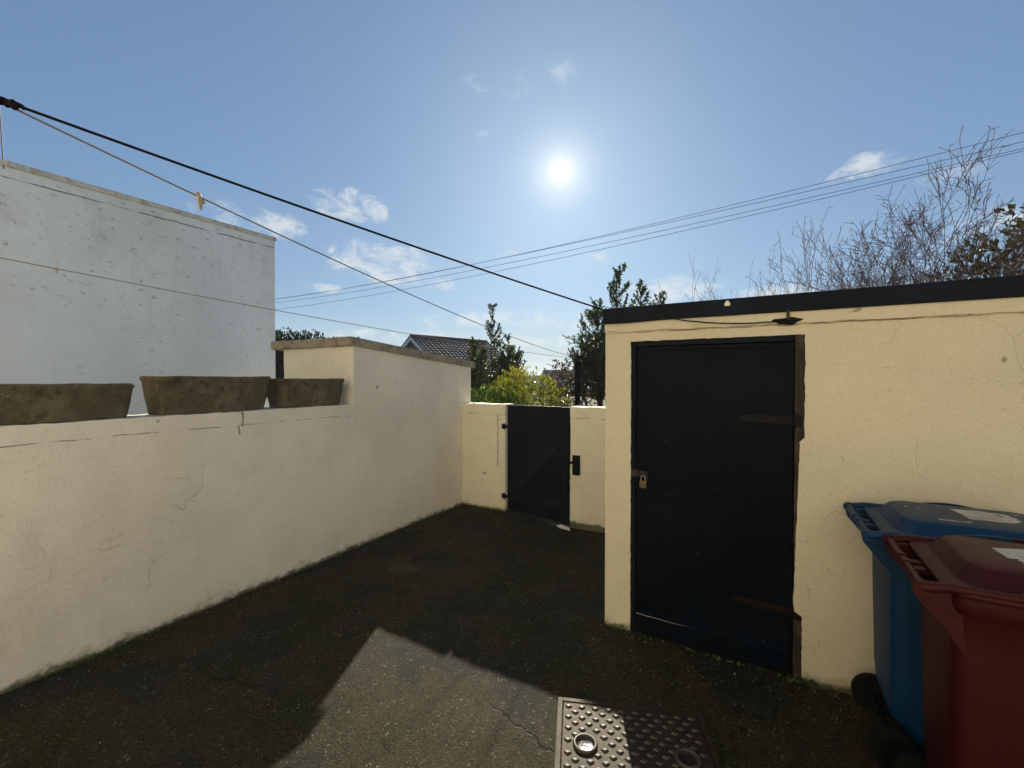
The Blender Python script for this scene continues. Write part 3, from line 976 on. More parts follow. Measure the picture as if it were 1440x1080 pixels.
# hasp and staple
hc = on_v(902, 670, V_SHED)
hx, hz = hc.x - SH0, hc.z
mb = MB()
mb.box((dx0 - 0.03, 0.001, hz - 0.004), (dx0 + 0.02, 0.008, hz + 0.038))
mb.box((dx0 + 0.021, 0.008, hz + 0.002), (hx + 0.035, 0.013, hz + 0.034))
mb.tube([(hx + 0.005, 0.0135, hz + 0.012), (hx + 0.005, -0.012, hz + 0.012), (hx + 0.022, -0.012, hz + 0.012), (hx + 0.022, 0.0135, hz + 0.012)], 0.004, 8)
mb.tube([(dx0 + 0.010, 0.004, hz - 0.01), (dx0 + 0.010, 0.004, hz + 0.044)], 0.007, 8)
mb.box((hx + 0.028, 0.002, hz - 0.045), (hx + 0.036, 0.0075, hz + 0.034))
mb.obj('hasp', M_RUST, do, bevel=0.001)

# padlock hanging from the staple
P = thing('padlock', 'small brass padlock hanging from the rusty hasp of the shed door', 'padlock', (SH0 + hx + 0.012, V_SHED - 0.008, hz - 0.07))
mb = MB(); mb.box((-0.021, -0.009, 0.0), (0.021, 0.009, 0.044)); mb.obj('body', M_BRASS, P, bevel=0.004, smooth=True)
mb = MB()
pts = [(-0.013, 0, 0.043), (-0.013, 0, 0.062)] + [(-0.013 * math.cos(R(a)), 0, 0.062 + 0.015 * math.sin(R(a))) for a in range(20, 180, 20)] + [(0.013, 0, 0.062), (0.013, 0, 0.043)]
mb.tube(pts, 0.0035, 8); mb.obj('shackle', M_STEEL, P, smooth=True)

# things fixed to the fascia band
c = on_v(1107, 450, V_SHED)
T = thing('rusty_bracket', 'rusty broken bracket in a dark chipped hole above the shed door', 'bracket', (c.x, V_SHED - 0.020, c.z))
mb = MB(); mb.box((-0.004, -0.012, 0.0), (0.010, 0.004, 0.055)); mb.obj('bracket_arm', M_RUST, T, bevel=0.002)
mb = MB()
pts = [Vector((0.065 * math.cos(R(a)) * (1 + 0.25 * math.sin(3 * R(a))), 0.0, -0.008 + 0.020 * math.sin(R(a)) * (1 + 0.2 * math.cos(5 * R(a))))) for a in range(0, 360, 20)]
mb.prism(pts, (0, 0.006, 0)); mb.obj('chipped_hole', M_BLACK, T)
c = on_v(1023, 427, V_SHED - 0.03)
mb = MB()
mb.loft([rrect(c.x - r_, c.x + r_, V_SHED - 0.046 + 0.0, V_SHED - 0.031, 0.005, c.z + z_) for r_, z_ in ((0.014, -0.014), (0.016, -0.004), (0.012, 0.004), (0.006, 0.014))])
tag(mb.obj('cable_clip', M_CERAMIC, smooth=True), 'small white clip nailed to the navy fascia of the shed', 'clip')


def sag(p0, p1, drop, n=24):
    p0, p1 = Vector(p0), Vector(p1)
    return [p0.lerp(p1, i / n) - Vector((0, 0, 4 * drop * (i / n) * (1 - i / n))) for i in range(n + 1)]


# thin dark lead running under the fascia
a, b = on_v(945, 448, V_SHED - 0.024), on_v(1104, 451, V_SHED - 0.024)
mb = MB()
pts = sag(a, b, 0.022, 16)
pts = [Vector((-0.925, V_SHED - 0.034, RIM + 0.002)), Vector((-0.80, V_SHED - 0.034, RIM + 0.0))] + [p + Vector((0, -0.003, 0.003 * nz3((i, 0, 0), 0.9))) for i, p in enumerate(pts)]
mb.tube(pts, 0.0035, 6)
tag(mb.obj('lead', M_CABLE, smooth=True), 'thin dark lead sagging along the band between the shed fascia and door', 'cable')

# ------------------------------------------------------------------ neighbour's flat-roofed extension
NU, NV1 = -5.36, 3.323
T = thing('neighbour_extension', 'tall flat-roofed white rendered extension with black mould spots beyond the left wall', 'house', (NU, 0, 0))
mb = MB()
rough_box(mb, (-4.5, -5.5, -0.6), (0, NV1, 3.376), 0.22, 0.006)
mb.obj('wall', M_NEIGH, T, smooth=True)
mb = MB()
vv = -5.6
while vv < NV1:                                              # cap boards laid end to end
    v2 = min(vv + 0.92, NV1 + 0.02)
    mb.box((-0.30, vv + 0.0015, 3.372), (0.014, v2 - 0.0015, 3.420)); vv += 0.92
mb.obj('cap_boards', M_NCOPE, T, bevel=0.006)
mb = MB(); mb.box((-4.4, -5.4, 3.384), (-0.302, NV1 - 0.05, 3.40)); mb.obj('flat_roof', M_FELT, T)

# ------------------------------------------------------------------ own house, behind the photographer
T = thing('house', 'cream rendered house behind the photographer, closing the yard', 'house', (0, HOUSE_V, 0))
holes = [(-2.9, -1.9, 0.95, 2.05), (-0.3, 0.55, -0.2, 2.05), (1.1, 2.5, 0.95, 2.05), (-2.7, -1.6, 3.5, 4.7), (0.9, 2.3, 3.5, 4.7)]


def inhole(a, b):
    return any(h[0] < a < h[1] and h[2] < b < h[3] for h in holes)


mb = MB()
As = frange(-5.3, 4.2, 0.1, [q for h in holes for q in h[:2]]); Bs = frange(-0.2, 5.6, 0.1, [q for h in holes for q in h[2:]])
sheet(mb, As, Bs, lambda a, b: not inhole(a, b), 0.25, lambda a, b, d: Vector((a, -d, b)), 0.004)
mb.box((-5.29, -6.0, -0.2), (-5.1, -0.26, 5.59)); mb.box((4.0, -6.0, -0.2), (4.19, -0.26, 5.59))
mb.obj('wall', M_HOUSE, T)
for i, h in enumerate(holes):
    if i == 1:
        mb = MB(); mb.box((h[0] - 0.02, -0.14, h[2]), (h[1] + 0.02, -0.09, h[3] + 0.02)); mb.obj('door', M_NAVY, T)
        continue
    mb = MB(); mb.box((h[0] - 0.02, -0.13, h[2] - 0.02), (h[1] + 0.02, -0.12, h[3] + 0.02)); wn = mb.obj('window', M_GLASS, T)
    mb = MB()
    mb.box((h[0] - 0.01, -0.119, h[2]), (h[0] + 0.06, -0.06, h[3])); mb.box((h[1] - 0.06, -0.119, h[2]), (h[1] + 0.01, -0.06, h[3]))
    mb.box((h[0] + 0.061, -0.119, h[2] - 0.01), (h[1] - 0.061, -0.06, h[2] + 0.06)); mb.box((h[0] + 0.061, -0.119, h[3] - 0.06), (h[1] - 0.061, -0.06, h[3] + 0.01))
    mb.obj('frame', M_WHITEBOARD, wn)
    mb = MB(); mb.box((h[0] - 0.06, -0.059, h[2] - 0.05), (h[1] + 0.06, 0.06, h[2] - 0.001)); mb.obj('sill', M_WHITEBOARD, wn)
mb = MB()
mb.add([(-5.6, 0.35, 5.5), (4.5, 0.35, 5.5), (4.5, -3.0, 7.9), (-5.6, -3.0, 7.9), (-5.6, -6.3, 5.5), (4.5, -6.3, 5.5)], [(0, 1, 2, 3), (3, 2, 5, 4), (0, 3, 4), (1, 5, 2), (0, 4, 5, 1)])
mb.obj('roof', M_TILES, T)

# ------------------------------------------------------------------ concrete troughs on the ledge
TR = [(0.36, 1.230, 0.215, 'long dark concrete trough at the left end of the ledge, cut by the picture edge'),
      (1.344, 2.120, 0.262, 'middle concrete trough on the wall ledge, tallest of the three, with a thick rim'),
      (2.205, 2.838, 0.245, 'short concrete trough on the ledge against the tall end block')]
for i, (v0, v1, hgt, lab) in enumerate(TR):
    L = v1 - v0
    T = thing('planter_trough', lab, 'planter', (U_L - 0.155, (v0 + v1) / 2, LEDGE + 0.004), 0, 'concrete troughs on the wall ledge')
    mb = MB()
    tp = 0.036 + 0.004 * (i == 1)
    rings = []
    prof = [(0.0, tp), (0.03, tp * 0.85), (hgt * 0.45, tp * 0.5), (hgt * 0.86, 0.008), (hgt * 0.9, 0.0), (hgt - 0.008, 0.0), (hgt, 0.006)]
    inner = [(hgt, 0.034), (hgt - 0.01, 0.040), (hgt - 0.07, 0.05)]
    nseg = 46
    for (z, ins) in prof + inner:
        base = []
        hx_, hy_ = 0.145 - ins * 0.8, L / 2 - ins
        r_ = 0.025
        corners = rrect(-hx_, hx_, -hy_, hy_, r_, z, 3)
        pts = []
        m_ = len(corners)
        for k in range(m_):
            a_, b_ = corners[k], corners[(k + 1) % m_]
            nn = max(1, int((b_ - a_).length / 0.05))
            if k % 4 == 3:
                nn = 14 if abs(b_.y - a_.y) > abs(b_.x - a_.x) else 5
            for q in range(nn):
                pts.append(a_.lerp(b_, q / nn))
        base = []
        for p in pts:
            wp = p + Vector((0, v0 * 3, i * 2.0))
            dn = Vector((p.x, p.y, 0)).normalized()
            base.append(p + dn * (0.010 * nz3(wp, 9.0) + 0.006 * nz3(wp, 24.0)) + Vector((0, 0, (0.005 * nz3(wp, 7.0)) if z > hgt * 0.8 else 0)))
        rings.append(base)
    mb.loft(rings, True, True)
    mb.obj('trough', M_TROUGH, T, smooth=True)
    mb = MB(); rough_box(mb, (-0.10, -L / 2 + 0.06, hgt - 0.068), (0.10, L / 2 - 0.06, hgt - 0.05), 0.04, 0.01); mb.obj('soil', M_SOIL, T, smooth=True)

# ------------------------------------------------------------------ inspection cover in the yard
mA, mB_, mC = on_z(785, 984), on_z(986, 1005), on_z(779, 1080)
ux = (mB_ - mA); Wm = ux.length; rzm = math.atan2(ux.y, ux.x)
Dm = 0.66
T = thing('inspection_cover', 'square cast iron inspection cover with raised diamond studs set in the yard', 'manhole cover', (mA.x, mA.y, 0.008), rzm)
mb = MB()
e = 0.024
mb.box((0, -Dm, -0.05), (e, 0, 0.008)); mb.box((Wm - e, -Dm, -0.05), (Wm, 0, 0.008))
mb.box((e + 0.0005, -e, -0.05), (Wm - e - 0.0005, 0, 0.008)); mb.box((e + 0.0005, -Dm, -0.05), (Wm - e - 0.0005, -Dm + e, 0.008))
mb.obj('frame', M_IRON, T, bevel=0.002)
holes_m = []
for px, py in ((823, 1051), (966, 1072)):
    p = on_z(px, py)
    q = Matrix.Rotation(-rzm, 3, 'Z') @ (p - Vector((mA.x, mA.y, 0)))
    holes_m.append((q.x, q.y))
holes_m[1] = (Wm - holes_m[0][0], holes_m[1][1])
mb = MB(); mb.box((e + 0.006, -Dm + e + 0.006, -0.04), (Wm - e - 0.006, -e - 0.006, 0.0045))
mb.obj('plate', M_IRON, T)
mb = MB()
st = 0.052
ny = int(Dm / st * 1.2) + 1
for j in range(ny):
    for i in range(int(Wm / st) + 1):
        cx = e + 0.03 + i * st * 1.25 + (st * 0.62 if j % 2 else 0); cy = -e - 0.03 - j * st * 0.66
        if cx > Wm - e - 0.03 or cy < -Dm + e + 0.03: continue
        if any(math.hypot(cx - hx_, cy - hy_) < 0.064 for hx_, hy_ in holes_m): continue
        a_, b_ = 0.020, 0.0125
        lo = [Vector((cx + a_, cy, 0.0044)), Vector((cx, cy + b_, 0.0044)), Vector((cx - a_, cy, 0.0044)), Vector((cx, cy - b_, 0.0044))]
        hi = [Vector((cx + a_ * .55, cy, 0.0105)), Vector((cx, cy + b_ * .55, 0.0105)), Vector((cx - a_ * .55, cy, 0.0105)), Vector((cx, cy - b_ * .55, 0.0105))]
        mb.loft([lo, hi], False, True)
tag(mb.obj('studs', M_STUD, T), kind='stuff')
for hx_, hy_ in holes_m:
    mb = MB(); mb.torus((hx_, hy_, 0.008), 0.047, 0.0085); rg = mb.obj('lifting_ring', M_STUD, T, smooth=True)
    mb = MB()
    rr = [0.0465, 0.040, 0.028, 0.012]
    mb.loft([[Vector((hx_ + r_ * math.cos(R(a)), hy_ + r_ * math.sin(R(a)), z_)) for a in range(0, 360, 15)] for r_, z_ in zip(rr, (0.011, 0.0075, 0.006, 0.0055))], False, True)
    mb.obj('pocket', M_IRON_DARK, rg, smooth=True)


# ------------------------------------------------------------------ wheelie bins
def wheelie_bin(name, label, loc, rz, mat, labels, arch=True):
    T = thing(name, label, 'wheelie bin', loc, rz, 'wheelie bins beside the shed')
    mb = MB()
    rings = []
    for z, x0, x1, hy in ((0.035, 0.135, 0.48, 0.165), (0.06, 0.125, 0.49, 0.175), (0.17, 0.118, 0.50, 0.184), (0.21, 0.052, 0.505, 0.187), (0.30, 0.046, 0.53, 0.190), (0.80, 0.038, 0.585, 0.213), (0.90, 0.036, 0.592, 0.217)):
        rings.append(rrect(x0, x1, -hy, hy, 0.05, z))
    rings.append(rrect(0.032, 0.605, -0.232, 0.232, 0.05, 0.925))
    rings.append(rrect(0.028, 0.615, -0.240, 0.240, 0.05, 0.945))
    rings.append(rrect(0.028, 0.615, -0.240, 0.240, 0.05, 0.975))
    mb.loft(rings)
    body = mb.obj('body', mat, T, bevel=0.0, smooth=True)
    mb = MB()                                                  # handle shelf: gussets and tray
    for s in (-1, 1):
        ys_ = s * 0.200
        poly = [(0.14, 0.72), (0.096, 0.72), (0.060, 0.785), (0.028, 0.840), (-0.014, 0.893), (-0.055, 0.945), (-0.062, 0.972), (-0.05, 0.99), (0.14, 0.99)]
        mb.prism([Vector((x, ys_ - 0.007, z)) for x, z in poly], (0, 0.014, 0))
    mb.prism([Vector((x, -0.214, z)) for x, z in ((0.06, 0.90), (-0.035, 0.935), (-0.035, 0.943), (0.06, 0.910))], (0, 0.428, 0))
    mb.obj('handle_shelf', mat, T, bevel=0.003)
    mb = MB()
    hp = (-0.045, 0.985)
    mb.tube([(hp[0], -0.235, hp[1]), (hp[0], 0.235, hp[1])], 0.0145, 14)
    for a, b in ((-0.050, -0.018), (0.018, 0.050)):
        mb.tube([(hp[0], a, hp[1]), (hp[0], b, hp[1])], 0.0195, 14)
        mb.box((hp[0], a, hp[1] - 0.022), (0.05, b, hp[1] - 0.006))
    for s in (-1, 1):
        mb.tube([(hp[0], s * 0.225, hp[1]), (hp[0], s * 0.246, hp[1])], 0.022, 16)
        mb.tube([(hp[0], s * 0.246, hp[1]), (hp[0], s * 0.2485, hp[1])], 0.012, 12)
    mb.obj('handle_bar', mat, T, smooth=True)
    # lid: flange, sloped sides, raised centre
    mb = MB()
    rg = [rrect(0.012, 0.632, -0.250, 0.250, 0.06, 0.978), rrect(0.008, 0.636, -0.254, 0.254, 0.06, 0.983), rrect(0.008, 0.636, -0.254, 0.254, 0.06, 0.994),
          rrect(0.014, 0.630, -0.249, 0.249, 0.058, 0.999), rrect(0.050, 0.600, -0.218, 0.218, 0.06, 1.004), rrect(0.056, 0.594, -0.212, 0.212, 0.06, 1.008),
          rrect(0.082, 0.580, -0.178, 0.178, 0.07, 1.050), rrect(0.092, 0.572, -0.168, 0.168, 0.07, 1.058), rrect(0.16, 0.50, -0.11, 0.11, 0.06, 1.062)]
    mb.loft(rg)
    lid = mb.obj('lid', mat, T, smooth=True)
    for s in (-1, 1):                                          # hinge arms running along both edges of the lid
        mb = MB()
        mb.tube([(hp[0], s * 0.236, hp[1] + 0.002), (0.02, s * 0.240, 1.000), (0.16, s * 0.244, 1.003), (0.62, s * 0.240, 1.000)], [0.017, 0.015, 0.012, 0.010], 10)
        mb.obj('hinge_arm', mat, lid, smooth=True)
    for s in (-1, 1):                                          # arched lifting grips on the long edges
        mb = MB()
        top, bot = [], []
        for i in range(17):
            t = i / 16
            x = 0.13 + 0.40 * t
            hgt = 0.048 * math.sin(math.pi * t) ** 0.8
            top.append((x, s * (0.240 + 0.012 * math.sin(math.pi * t)), 1.000 + hgt))
        mb.loft([[Vector((x, y - 0.005, z - 0.010)), Vector((x, y + 0.005, z - 0.010)), Vector((x, y + 0.005, z + 0.002)), Vector((x, y - 0.005, z + 0.002))] for x, y, z in top])
        k = 11
        mb.loft([[Vector((x, y - 0.003, 0.996)), Vector((x, y + 0.003, 0.996)), Vector((x, y + 0.003, z - 0.009)), Vector((x, y - 0.003, z - 0.009))] for x, y, z in top[1:k]])
        mb.obj('grip', mat, lid, smooth=True)
    for (x0, y0, x1, y1, rot) in labels:
        mb = MB()
        cx, cy = (x0 + x1) / 2, (y0 + y1) / 2
        M_ = Matrix.Translation((cx, cy, 0)) @ Matrix.Rotation(rot, 4, 'Z')
        nx, nyy = 8, 8
        vs = []
        for j in range(nyy + 1):
            for i in range(nx + 1):
                lx = (x1 - x0) * (i / nx - 0.5); ly = (y1 - y0) * (j / nyy - 0.5)
                jit = 0.004 * nz3((i, j, rot * 9), 0.9) if i in (0, nx) or j in (0, nyy) else 0
                p = M_ @ Vector((lx + jit, ly + jit, 0))
                zt = 1.0595 + 0.004 * max(0, 1 - (abs(p.x - 0.33) / 0.2)) * max(0, 1 - abs(p.y) / 0.15) + 0.0015
                vs.append((p.x, p.y, zt + 0.0012 * nz3((p.x, p.y, rot), 40)))
        mb.add(vs, [(j * (nx + 1) + i, j * (nx + 1) + i + 1, (j + 1) * (nx + 1) + i + 1, (j + 1) * (nx + 1) + i) for j in range(nyy) for i in range(nx)])
        mb.obj('paper_label', M_LABEL, lid)
    for s in (-1, 1):
        mb = MB()
        pr = [(0.0, 0.086), (0.008, 0.089), (0.035, 0.089), (0.043, 0.086)]
        mb.loft([[Vector((0.055 + r_ * math.cos(R(a)), s * 0.190 + o_ - 0.0215, 0.09 + r_ * math.sin(R(a)))) for a in range(0, 360, 12)] for o_, r_ in pr])
        wh = mb.obj('wheel', M_RUBBER, T, smooth=True)
        mb = MB(); mb.tube([(0.055, s * 0.2125, 0.09), (0.055, s * 0.2150, 0.09)], 0.05, 20); mb.obj('hub', M_BLACK, wh, smooth=True)
    mb = MB(); mb.tube([(0.055, -0.168, 0.09), (0.055, 0.168, 0.09)], 0.011, 10); mb.obj('axle', M_BLACK, T)
    return T


BIN1 = on_z(1187, 712, 0.985)
BIN1b = on_z(1221, 750, 0.985)
BIN2 = on_z(1242, 764, 0.985)
BIN2b = on_z(1306, 830, 0.985)


def bin_pose(a, b):
    mid = (a + b) / 2
    ang = math.atan2(a.y - b.y, a.x - b.x) - math.pi / 2
    return mid, ang


m1, a1 = bin_pose(BIN1, BIN1b); m2, a2 = bin_pose(BIN2, BIN2b)
print('BINS', m1, math.degrees(a1), (BIN1 - BIN1b).length, m2, math.degrees(a2), (BIN2 - BIN2b).length)
a1, a2 = R(0.5), R(-1.0)
wheelie_bin('wheelie_bin', 'dusty blue wheelie bin with torn labels on its lid, close to the shed wall', (m1.x + 0.045, V_SHED - 0.30, 0.012), a1, M_BLUE,
            [(0.20, -0.135, 0.30, -0.115, 0.1), (0.30, -0.06, 0.52, 0.10, 0.12), (0.13, 0.03, 0.19, 0.045, -0.5)])
wheelie_bin('wheelie_bin', 'maroon wheelie bin with one worn white label on its lid, nearest the camera', (m2.x + 0.045, m2.y, 0.012), a2, M_RED,
            [(0.20, -0.13, 0.46, 0.09, 0.12)])

# ------------------------------------------------------------------ washing lines, cable, post, overhead wires
PV = 7.9
pc = on_v(812, 560, PV)
POST = (pc.x, PV)
ptop = on_v(812, 500, PV).z
T = thing('line_post', 'black washing line post standing behind the back wall in front of the fence', 'post', (POST[0], POST[1], 0))
mb = MB(); mb.tube([(0, 0, -0.8), (0, 0, ptop)], 0.052, 12); mb.obj('pole', M_BLACK, T, smooth=True)
mb = MB(); mb.tube([(-0.09, -0.04, ptop - 0.06), (0, -0.045, ptop - 0.03), (0.14, -0.04, ptop - 0.05)], 0.010, 8); mb.obj('hook', M_BLACK, T, smooth=True)

KN = at(12, 122, 1.55)
END = Vector((-0.92, V_SHED - 0.034, RIM + 0.09))
dirc = (KN - END)
tt = (HOUSE_V + 0.0 - END.y) / dirc.y
HK = END + dirc * tt
mb = MB()
mb.tube(sag(END, HK, 0.055, 60), 0.0055, 8)
tag(mb.obj('support_cable', M_CABLE, smooth=True), 'thick black cable from the house to the top corner of the shed', 'cable')


def cable_at(t, drop=0.055):
    return END.lerp(HK, t) - Vector((0, 0, 4 * drop * t * (1 - t)))


t_k = 1 / tt
kp = cable_at(t_k)
T = thing('rope_knot', 'knotted black tape and white insulator where the pale rope joins the black cable', 'knot', kp)
mb = MB()
dcn = (HK - END).normalized()
hel = []
for i in range(60):
    q = i / 59
    hel.append(dcn * (-0.03 + 0.16 * q) + Vector((0, 0.010 * math.cos(i * 0.9), 0.010 * math.sin(i * 0.9) - 0.004)))
mb.tube(hel, 0.007, 6)
for q in (-0.01, 0.03, 0.09):
    mb.tube([dcn * (q - 0.015) + Vector((0, 0, -0.004)), dcn * q, dcn * (q + 0.015) + Vector((0, 0, -0.006))], [0.011, 0.017, 0.010], 8)
mb.obj('tape', M_BLACK, T, smooth=True)
mb = MB(); mb.tube([dcn * 0.055 + Vector((0, 0, -0.004)), dcn * 0.14 + Vector((0, 0, -0.002))], 0.011, 10); mb.obj('insulator', M_CERAMIC, T, smooth=True)

ATT = Vector((POST[0], PV - 0.045, ptop - 0.045))
rope_a = sag(kp + Vector((0, 0, -0.012)), ATT, 0.10, 60)
mb = MB(); mb.tube(rope_a, 0.0038, 7)
tag(mb.obj('washing_line', M_ROPE, smooth=True), 'pale rope washing line dropping from the black cable, larger peg hanging on it', 'washing line', 'washing lines')
st_ = at(-2, 354, 2.35)
d2 = (st_ - ATT); t2 = (HOUSE_V - ATT.y) / d2.y
rope_b = sag(ATT + Vector((0, 0, -0.012)), ATT + d2 * t2, 0.10, 80)
rope_b = [p + Vector((0, 0, 0.07 * (i / 80))) for i, p in enumerate(rope_b)]
mb = MB(); mb.tube(rope_b, 0.0030, 7)
tag(mb.obj('washing_line', M_ROPE, smooth=True), 'lower slack pale washing line crossing in front of the white extension', 'washing line', 'washing lines')


def nearest_on(rope, px):
    best = None
    for i in range(len(rope) - 1):
        for q in range(10):
            p = rope[i].lerp(rope[i + 1], q / 10)
            c = CM.transposed() @ (p - Vector((0, 0, EYE)))
            if c.z >= -0.05: continue
            x = 720 + F_PX * c.x / -c.z
            if best is None or abs(x - px) < best[0]:
                best = (abs(x - px), p, (rope[i + 1] - rope[i]).normalized())
    return best[1], best[2]


def peg(label, p, d, length, closed=True):
    T = thing('clothes_peg', label, 'peg', p, math.atan2(d.y, d.x), 'pegs on the washing lines')
    k = length / 0.075
    for s_, tilt in ((-1, 0.10), (1, 0.95)):
        L_ = length * (0.80 if s_ < 0 else 0.55)
        mb = MB()
        Mx = Matrix.Rotation(-tilt, 3, 'Y')
        rings = []
        for q, (w_, d_) in zip((0.0, 0.15, 0.45, 0.8, 0.95, 1.0), ((0.005, 0.004), (0.0075, 0.005), (0.0075, 0.0045), (0.0065, 0.004), (0.005, 0.0035), (0.0025, 0.002))):
            w_ *= k; d_ *= k
            rings.append([Mx @ Vector((x * w_, s_ * 0.0052 * k + y * d_, 0.006 * k - L_ * q)) for x, y in ((1, 1), (-1, 1), (-1, -1), (1, -1))])
        mb.loft(rings); mb.obj('jaw', M_PEG, T, bevel=0.0006)
    mb = MB(); mb.torus((0, 0, 0.006 * k), 0.0085 * k, 0.0042 * k, 'y', 18, 8); mb.obj('head', M_PEG, T, smooth=True)
    mb = MB(); mb.torus((0.002 * k, 0, -0.014 * k), 0.006 * k, 0.003 * k, 'y', 16, 6); mb.obj('spring', M_RUST, T, smooth=True)
    return T


p, d = nearest_on(rope_a, 279); peg('yellowed peg hanging on the pale rope below the black cable', p, d, 0.088)
p, d = nearest_on(rope_b, 82); peg('small faded peg on the lower washing line, in front of the white extension', p, d, 0.035)

# overhead wires
WY = ((186, 305, 419.5), (199, 308.5, 421), (208.5, 318, 425.5), (212, 325, 435))
labs = ('uppermost of the four overhead wires crossing the sky behind the shed', 'second overhead wire from the top, close below the uppermost one',
        'third overhead wire from the top, above the lowest one', 'lowest of the four overhead wires crossing the sky')
for (yr, ym, yl), lab in zip(WY, labs):
    A, B = at(1440, yr, 13.0), at(390, yl, 42.0)
    # sag that passes through the middle reading
    best = None
    for k in range(0, 200):
        dr = k * 0.01
        for i in range(1, 160):
            t = i / 160
            p = A.lerp(B, t) - Vector((0, 0, 4 * dr * t * (1 - t)))
            c = CM.transposed() @ (p - Vector((0, 0, EYE)))
            x = 720 + F_PX * c.x / -c.z; y = 540 + F_PX * c.y / c.z
            if abs(x - 960) < 3:
                err = abs(y - (ym + (x - 960) * -0.235))
                if best is None or err < best[0]: best = (err, dr)
    dr = best[1]; print('WIRE', best)
    pts = [A.lerp(B, t) - Vector((0, 0, 4 * dr * t * (1 - t))) for t in [i / 80 * 1.42 - 0.17 for i in range(81)]]
    mb = MB(); mb.tube(pts, [0.007 + 0.009 * i / 80 for i in range(81)], 6)
    tag(mb.obj('overhead_wire', M_WIRE, smooth=True), lab, 'wire', 'overhead wires')
a, b = on_u(5, 229, NU + 0.0), on_u(-3, 120, NU + 0.0)
mb = MB(); mb.tube([a + Vector((0, 0, -0.05)), a.lerp(b, .5), b, b + (b - a) * 0.6], 0.004, 6)
tag(mb.obj('aerial_wire', M_WIRE), 'thin wire rising from the roof edge of the white extension at the picture edge', 'wire')


# ------------------------------------------------------------------ plants
def leaf_faces(mb, p, d, up, size, w=0.5, fold=0.25):
    """one pointed leaf folded along its midrib (two quads sharing the rib)"""
    d = d.normalized()
    s = d.cross(up)
    if s.length < 1e-4: s = d.cross(Vector((1, 0, 0)))
    s.normalize(); n = s.cross(d)
    tip = p + d * size
    l = p + d * size * 0.45 + s * size * w * 0.5 + n * size * fold * 0.4
    r = p + d * size * 0.45 - s * size * w * 0.5 + n * size * fold * 0.4
    o = len(mb.v)
    mb.v += [tuple(p), tuple(l), tuple(tip), tuple(r)]
    mb.f += [(o, o + 1, o + 2), (o, o + 2, o + 3)]


def rv(rn, k=1.0):
    while True:
        v = Vector((rn.uniform(-1, 1), rn.uniform(-1, 1), rn.uniform(-1, 1)))
        if 0.05 < v.length < 1: return v * k


def branch(rn, p, d, length, curl=0.25, n=5, lift=0.05):
    pts = [p.copy()]
    d = d.normalized()
    for i in range(n):
        d = (d + rv(rn, curl) + Vector((0, 0, lift))).normalized()
        pts.append(pts[-1] + d * length / n)
    return pts


def holly(name, label, cat, base, spec, leafmat, seed, leaf=0.05, group=None, per=0.022):
    """evergreen built shoot by shoot. spec: list of (x, y, top z, spread, start z, n shoots): each an upright leader with side shoots"""
    rn = random.Random(seed)
    T = thing(name, label, cat, base, 0, group)
    tr, lf = MB(), MB()
    for (x, y, zt, spread, zs, ns) in spec:
        lead = [Vector((x * 0.3, y * 0.3, 0)), Vector((x * 0.7, y * 0.7, zs * 0.6)), Vector((x, y, zs))]
        m = 9
        for i in range(1, m + 1):
            t = i / m
            lead.append(Vector((x + 0.04 * rn.uniform(-1, 1), y + 0.04 * rn.uniform(-1, 1), zs + (zt - zs) * t)))
        tr.tube(lead, [0.03 * (1 - 0.85 * i / (len(lead) - 1)) for i in range(len(lead))], 5)
        shoots = [(lead[3:], 0.7)]
        for k in range(ns):
            t = rn.random() ** 1.15
            q = lead[3] .lerp(lead[-1], t)
            a = rn.uniform(0, 2 * math.pi)
            up = rn.uniform(0.1, 0.9) + 0.6 * t
            L = spread * (1 - t) ** 0.75 * rn.uniform(0.45, 1.05) + 0.10
            br = branch(rn, q, Vector((math.cos(a), math.sin(a), up)), L, 0.22, 5, 0.10)
            tr.tube(br, [0.009, 0.008, 0.006, 0.005, 0.004, 0.003], 4, False)
            shoots.append((br, 1.0))
            for kk in range(rn.randint(1, 3)):
                s0 = br[rn.randint(2, 4)]
                b2 = branch(rn, s0, (br[-1] - br[0]).normalized() + rv(rn, 0.8), L * rn.uniform(0.25, 0.5), 0.25, 4, 0.12)
                tr.tube(b2, 0.003, 3, False)
                shoots.append((b2, 1.0))
        for pts, dens in shoots:
            for i in range(len(pts) - 1):
                seg = pts[i + 1] - pts[i]
                nl = max(1, int(seg.length / per * dens))
                for q in range(nl):
                    p = pts[i].lerp(pts[i + 1], rn.random())
                    dd = seg.normalized() * 0.5 + rv(rn, 1.0)
                    leaf_faces(lf, p, dd, Vector((rn.uniform(-.4, .4), rn.uniform(-.4, .4), 1)), leaf * rn.uniform(0.65, 1.25), 0.55, rn.uniform(0.1, 0.5))
    tr.obj('trunk', M_BARK, T)
    lf.obj('crown', leafmat, T)
    return T


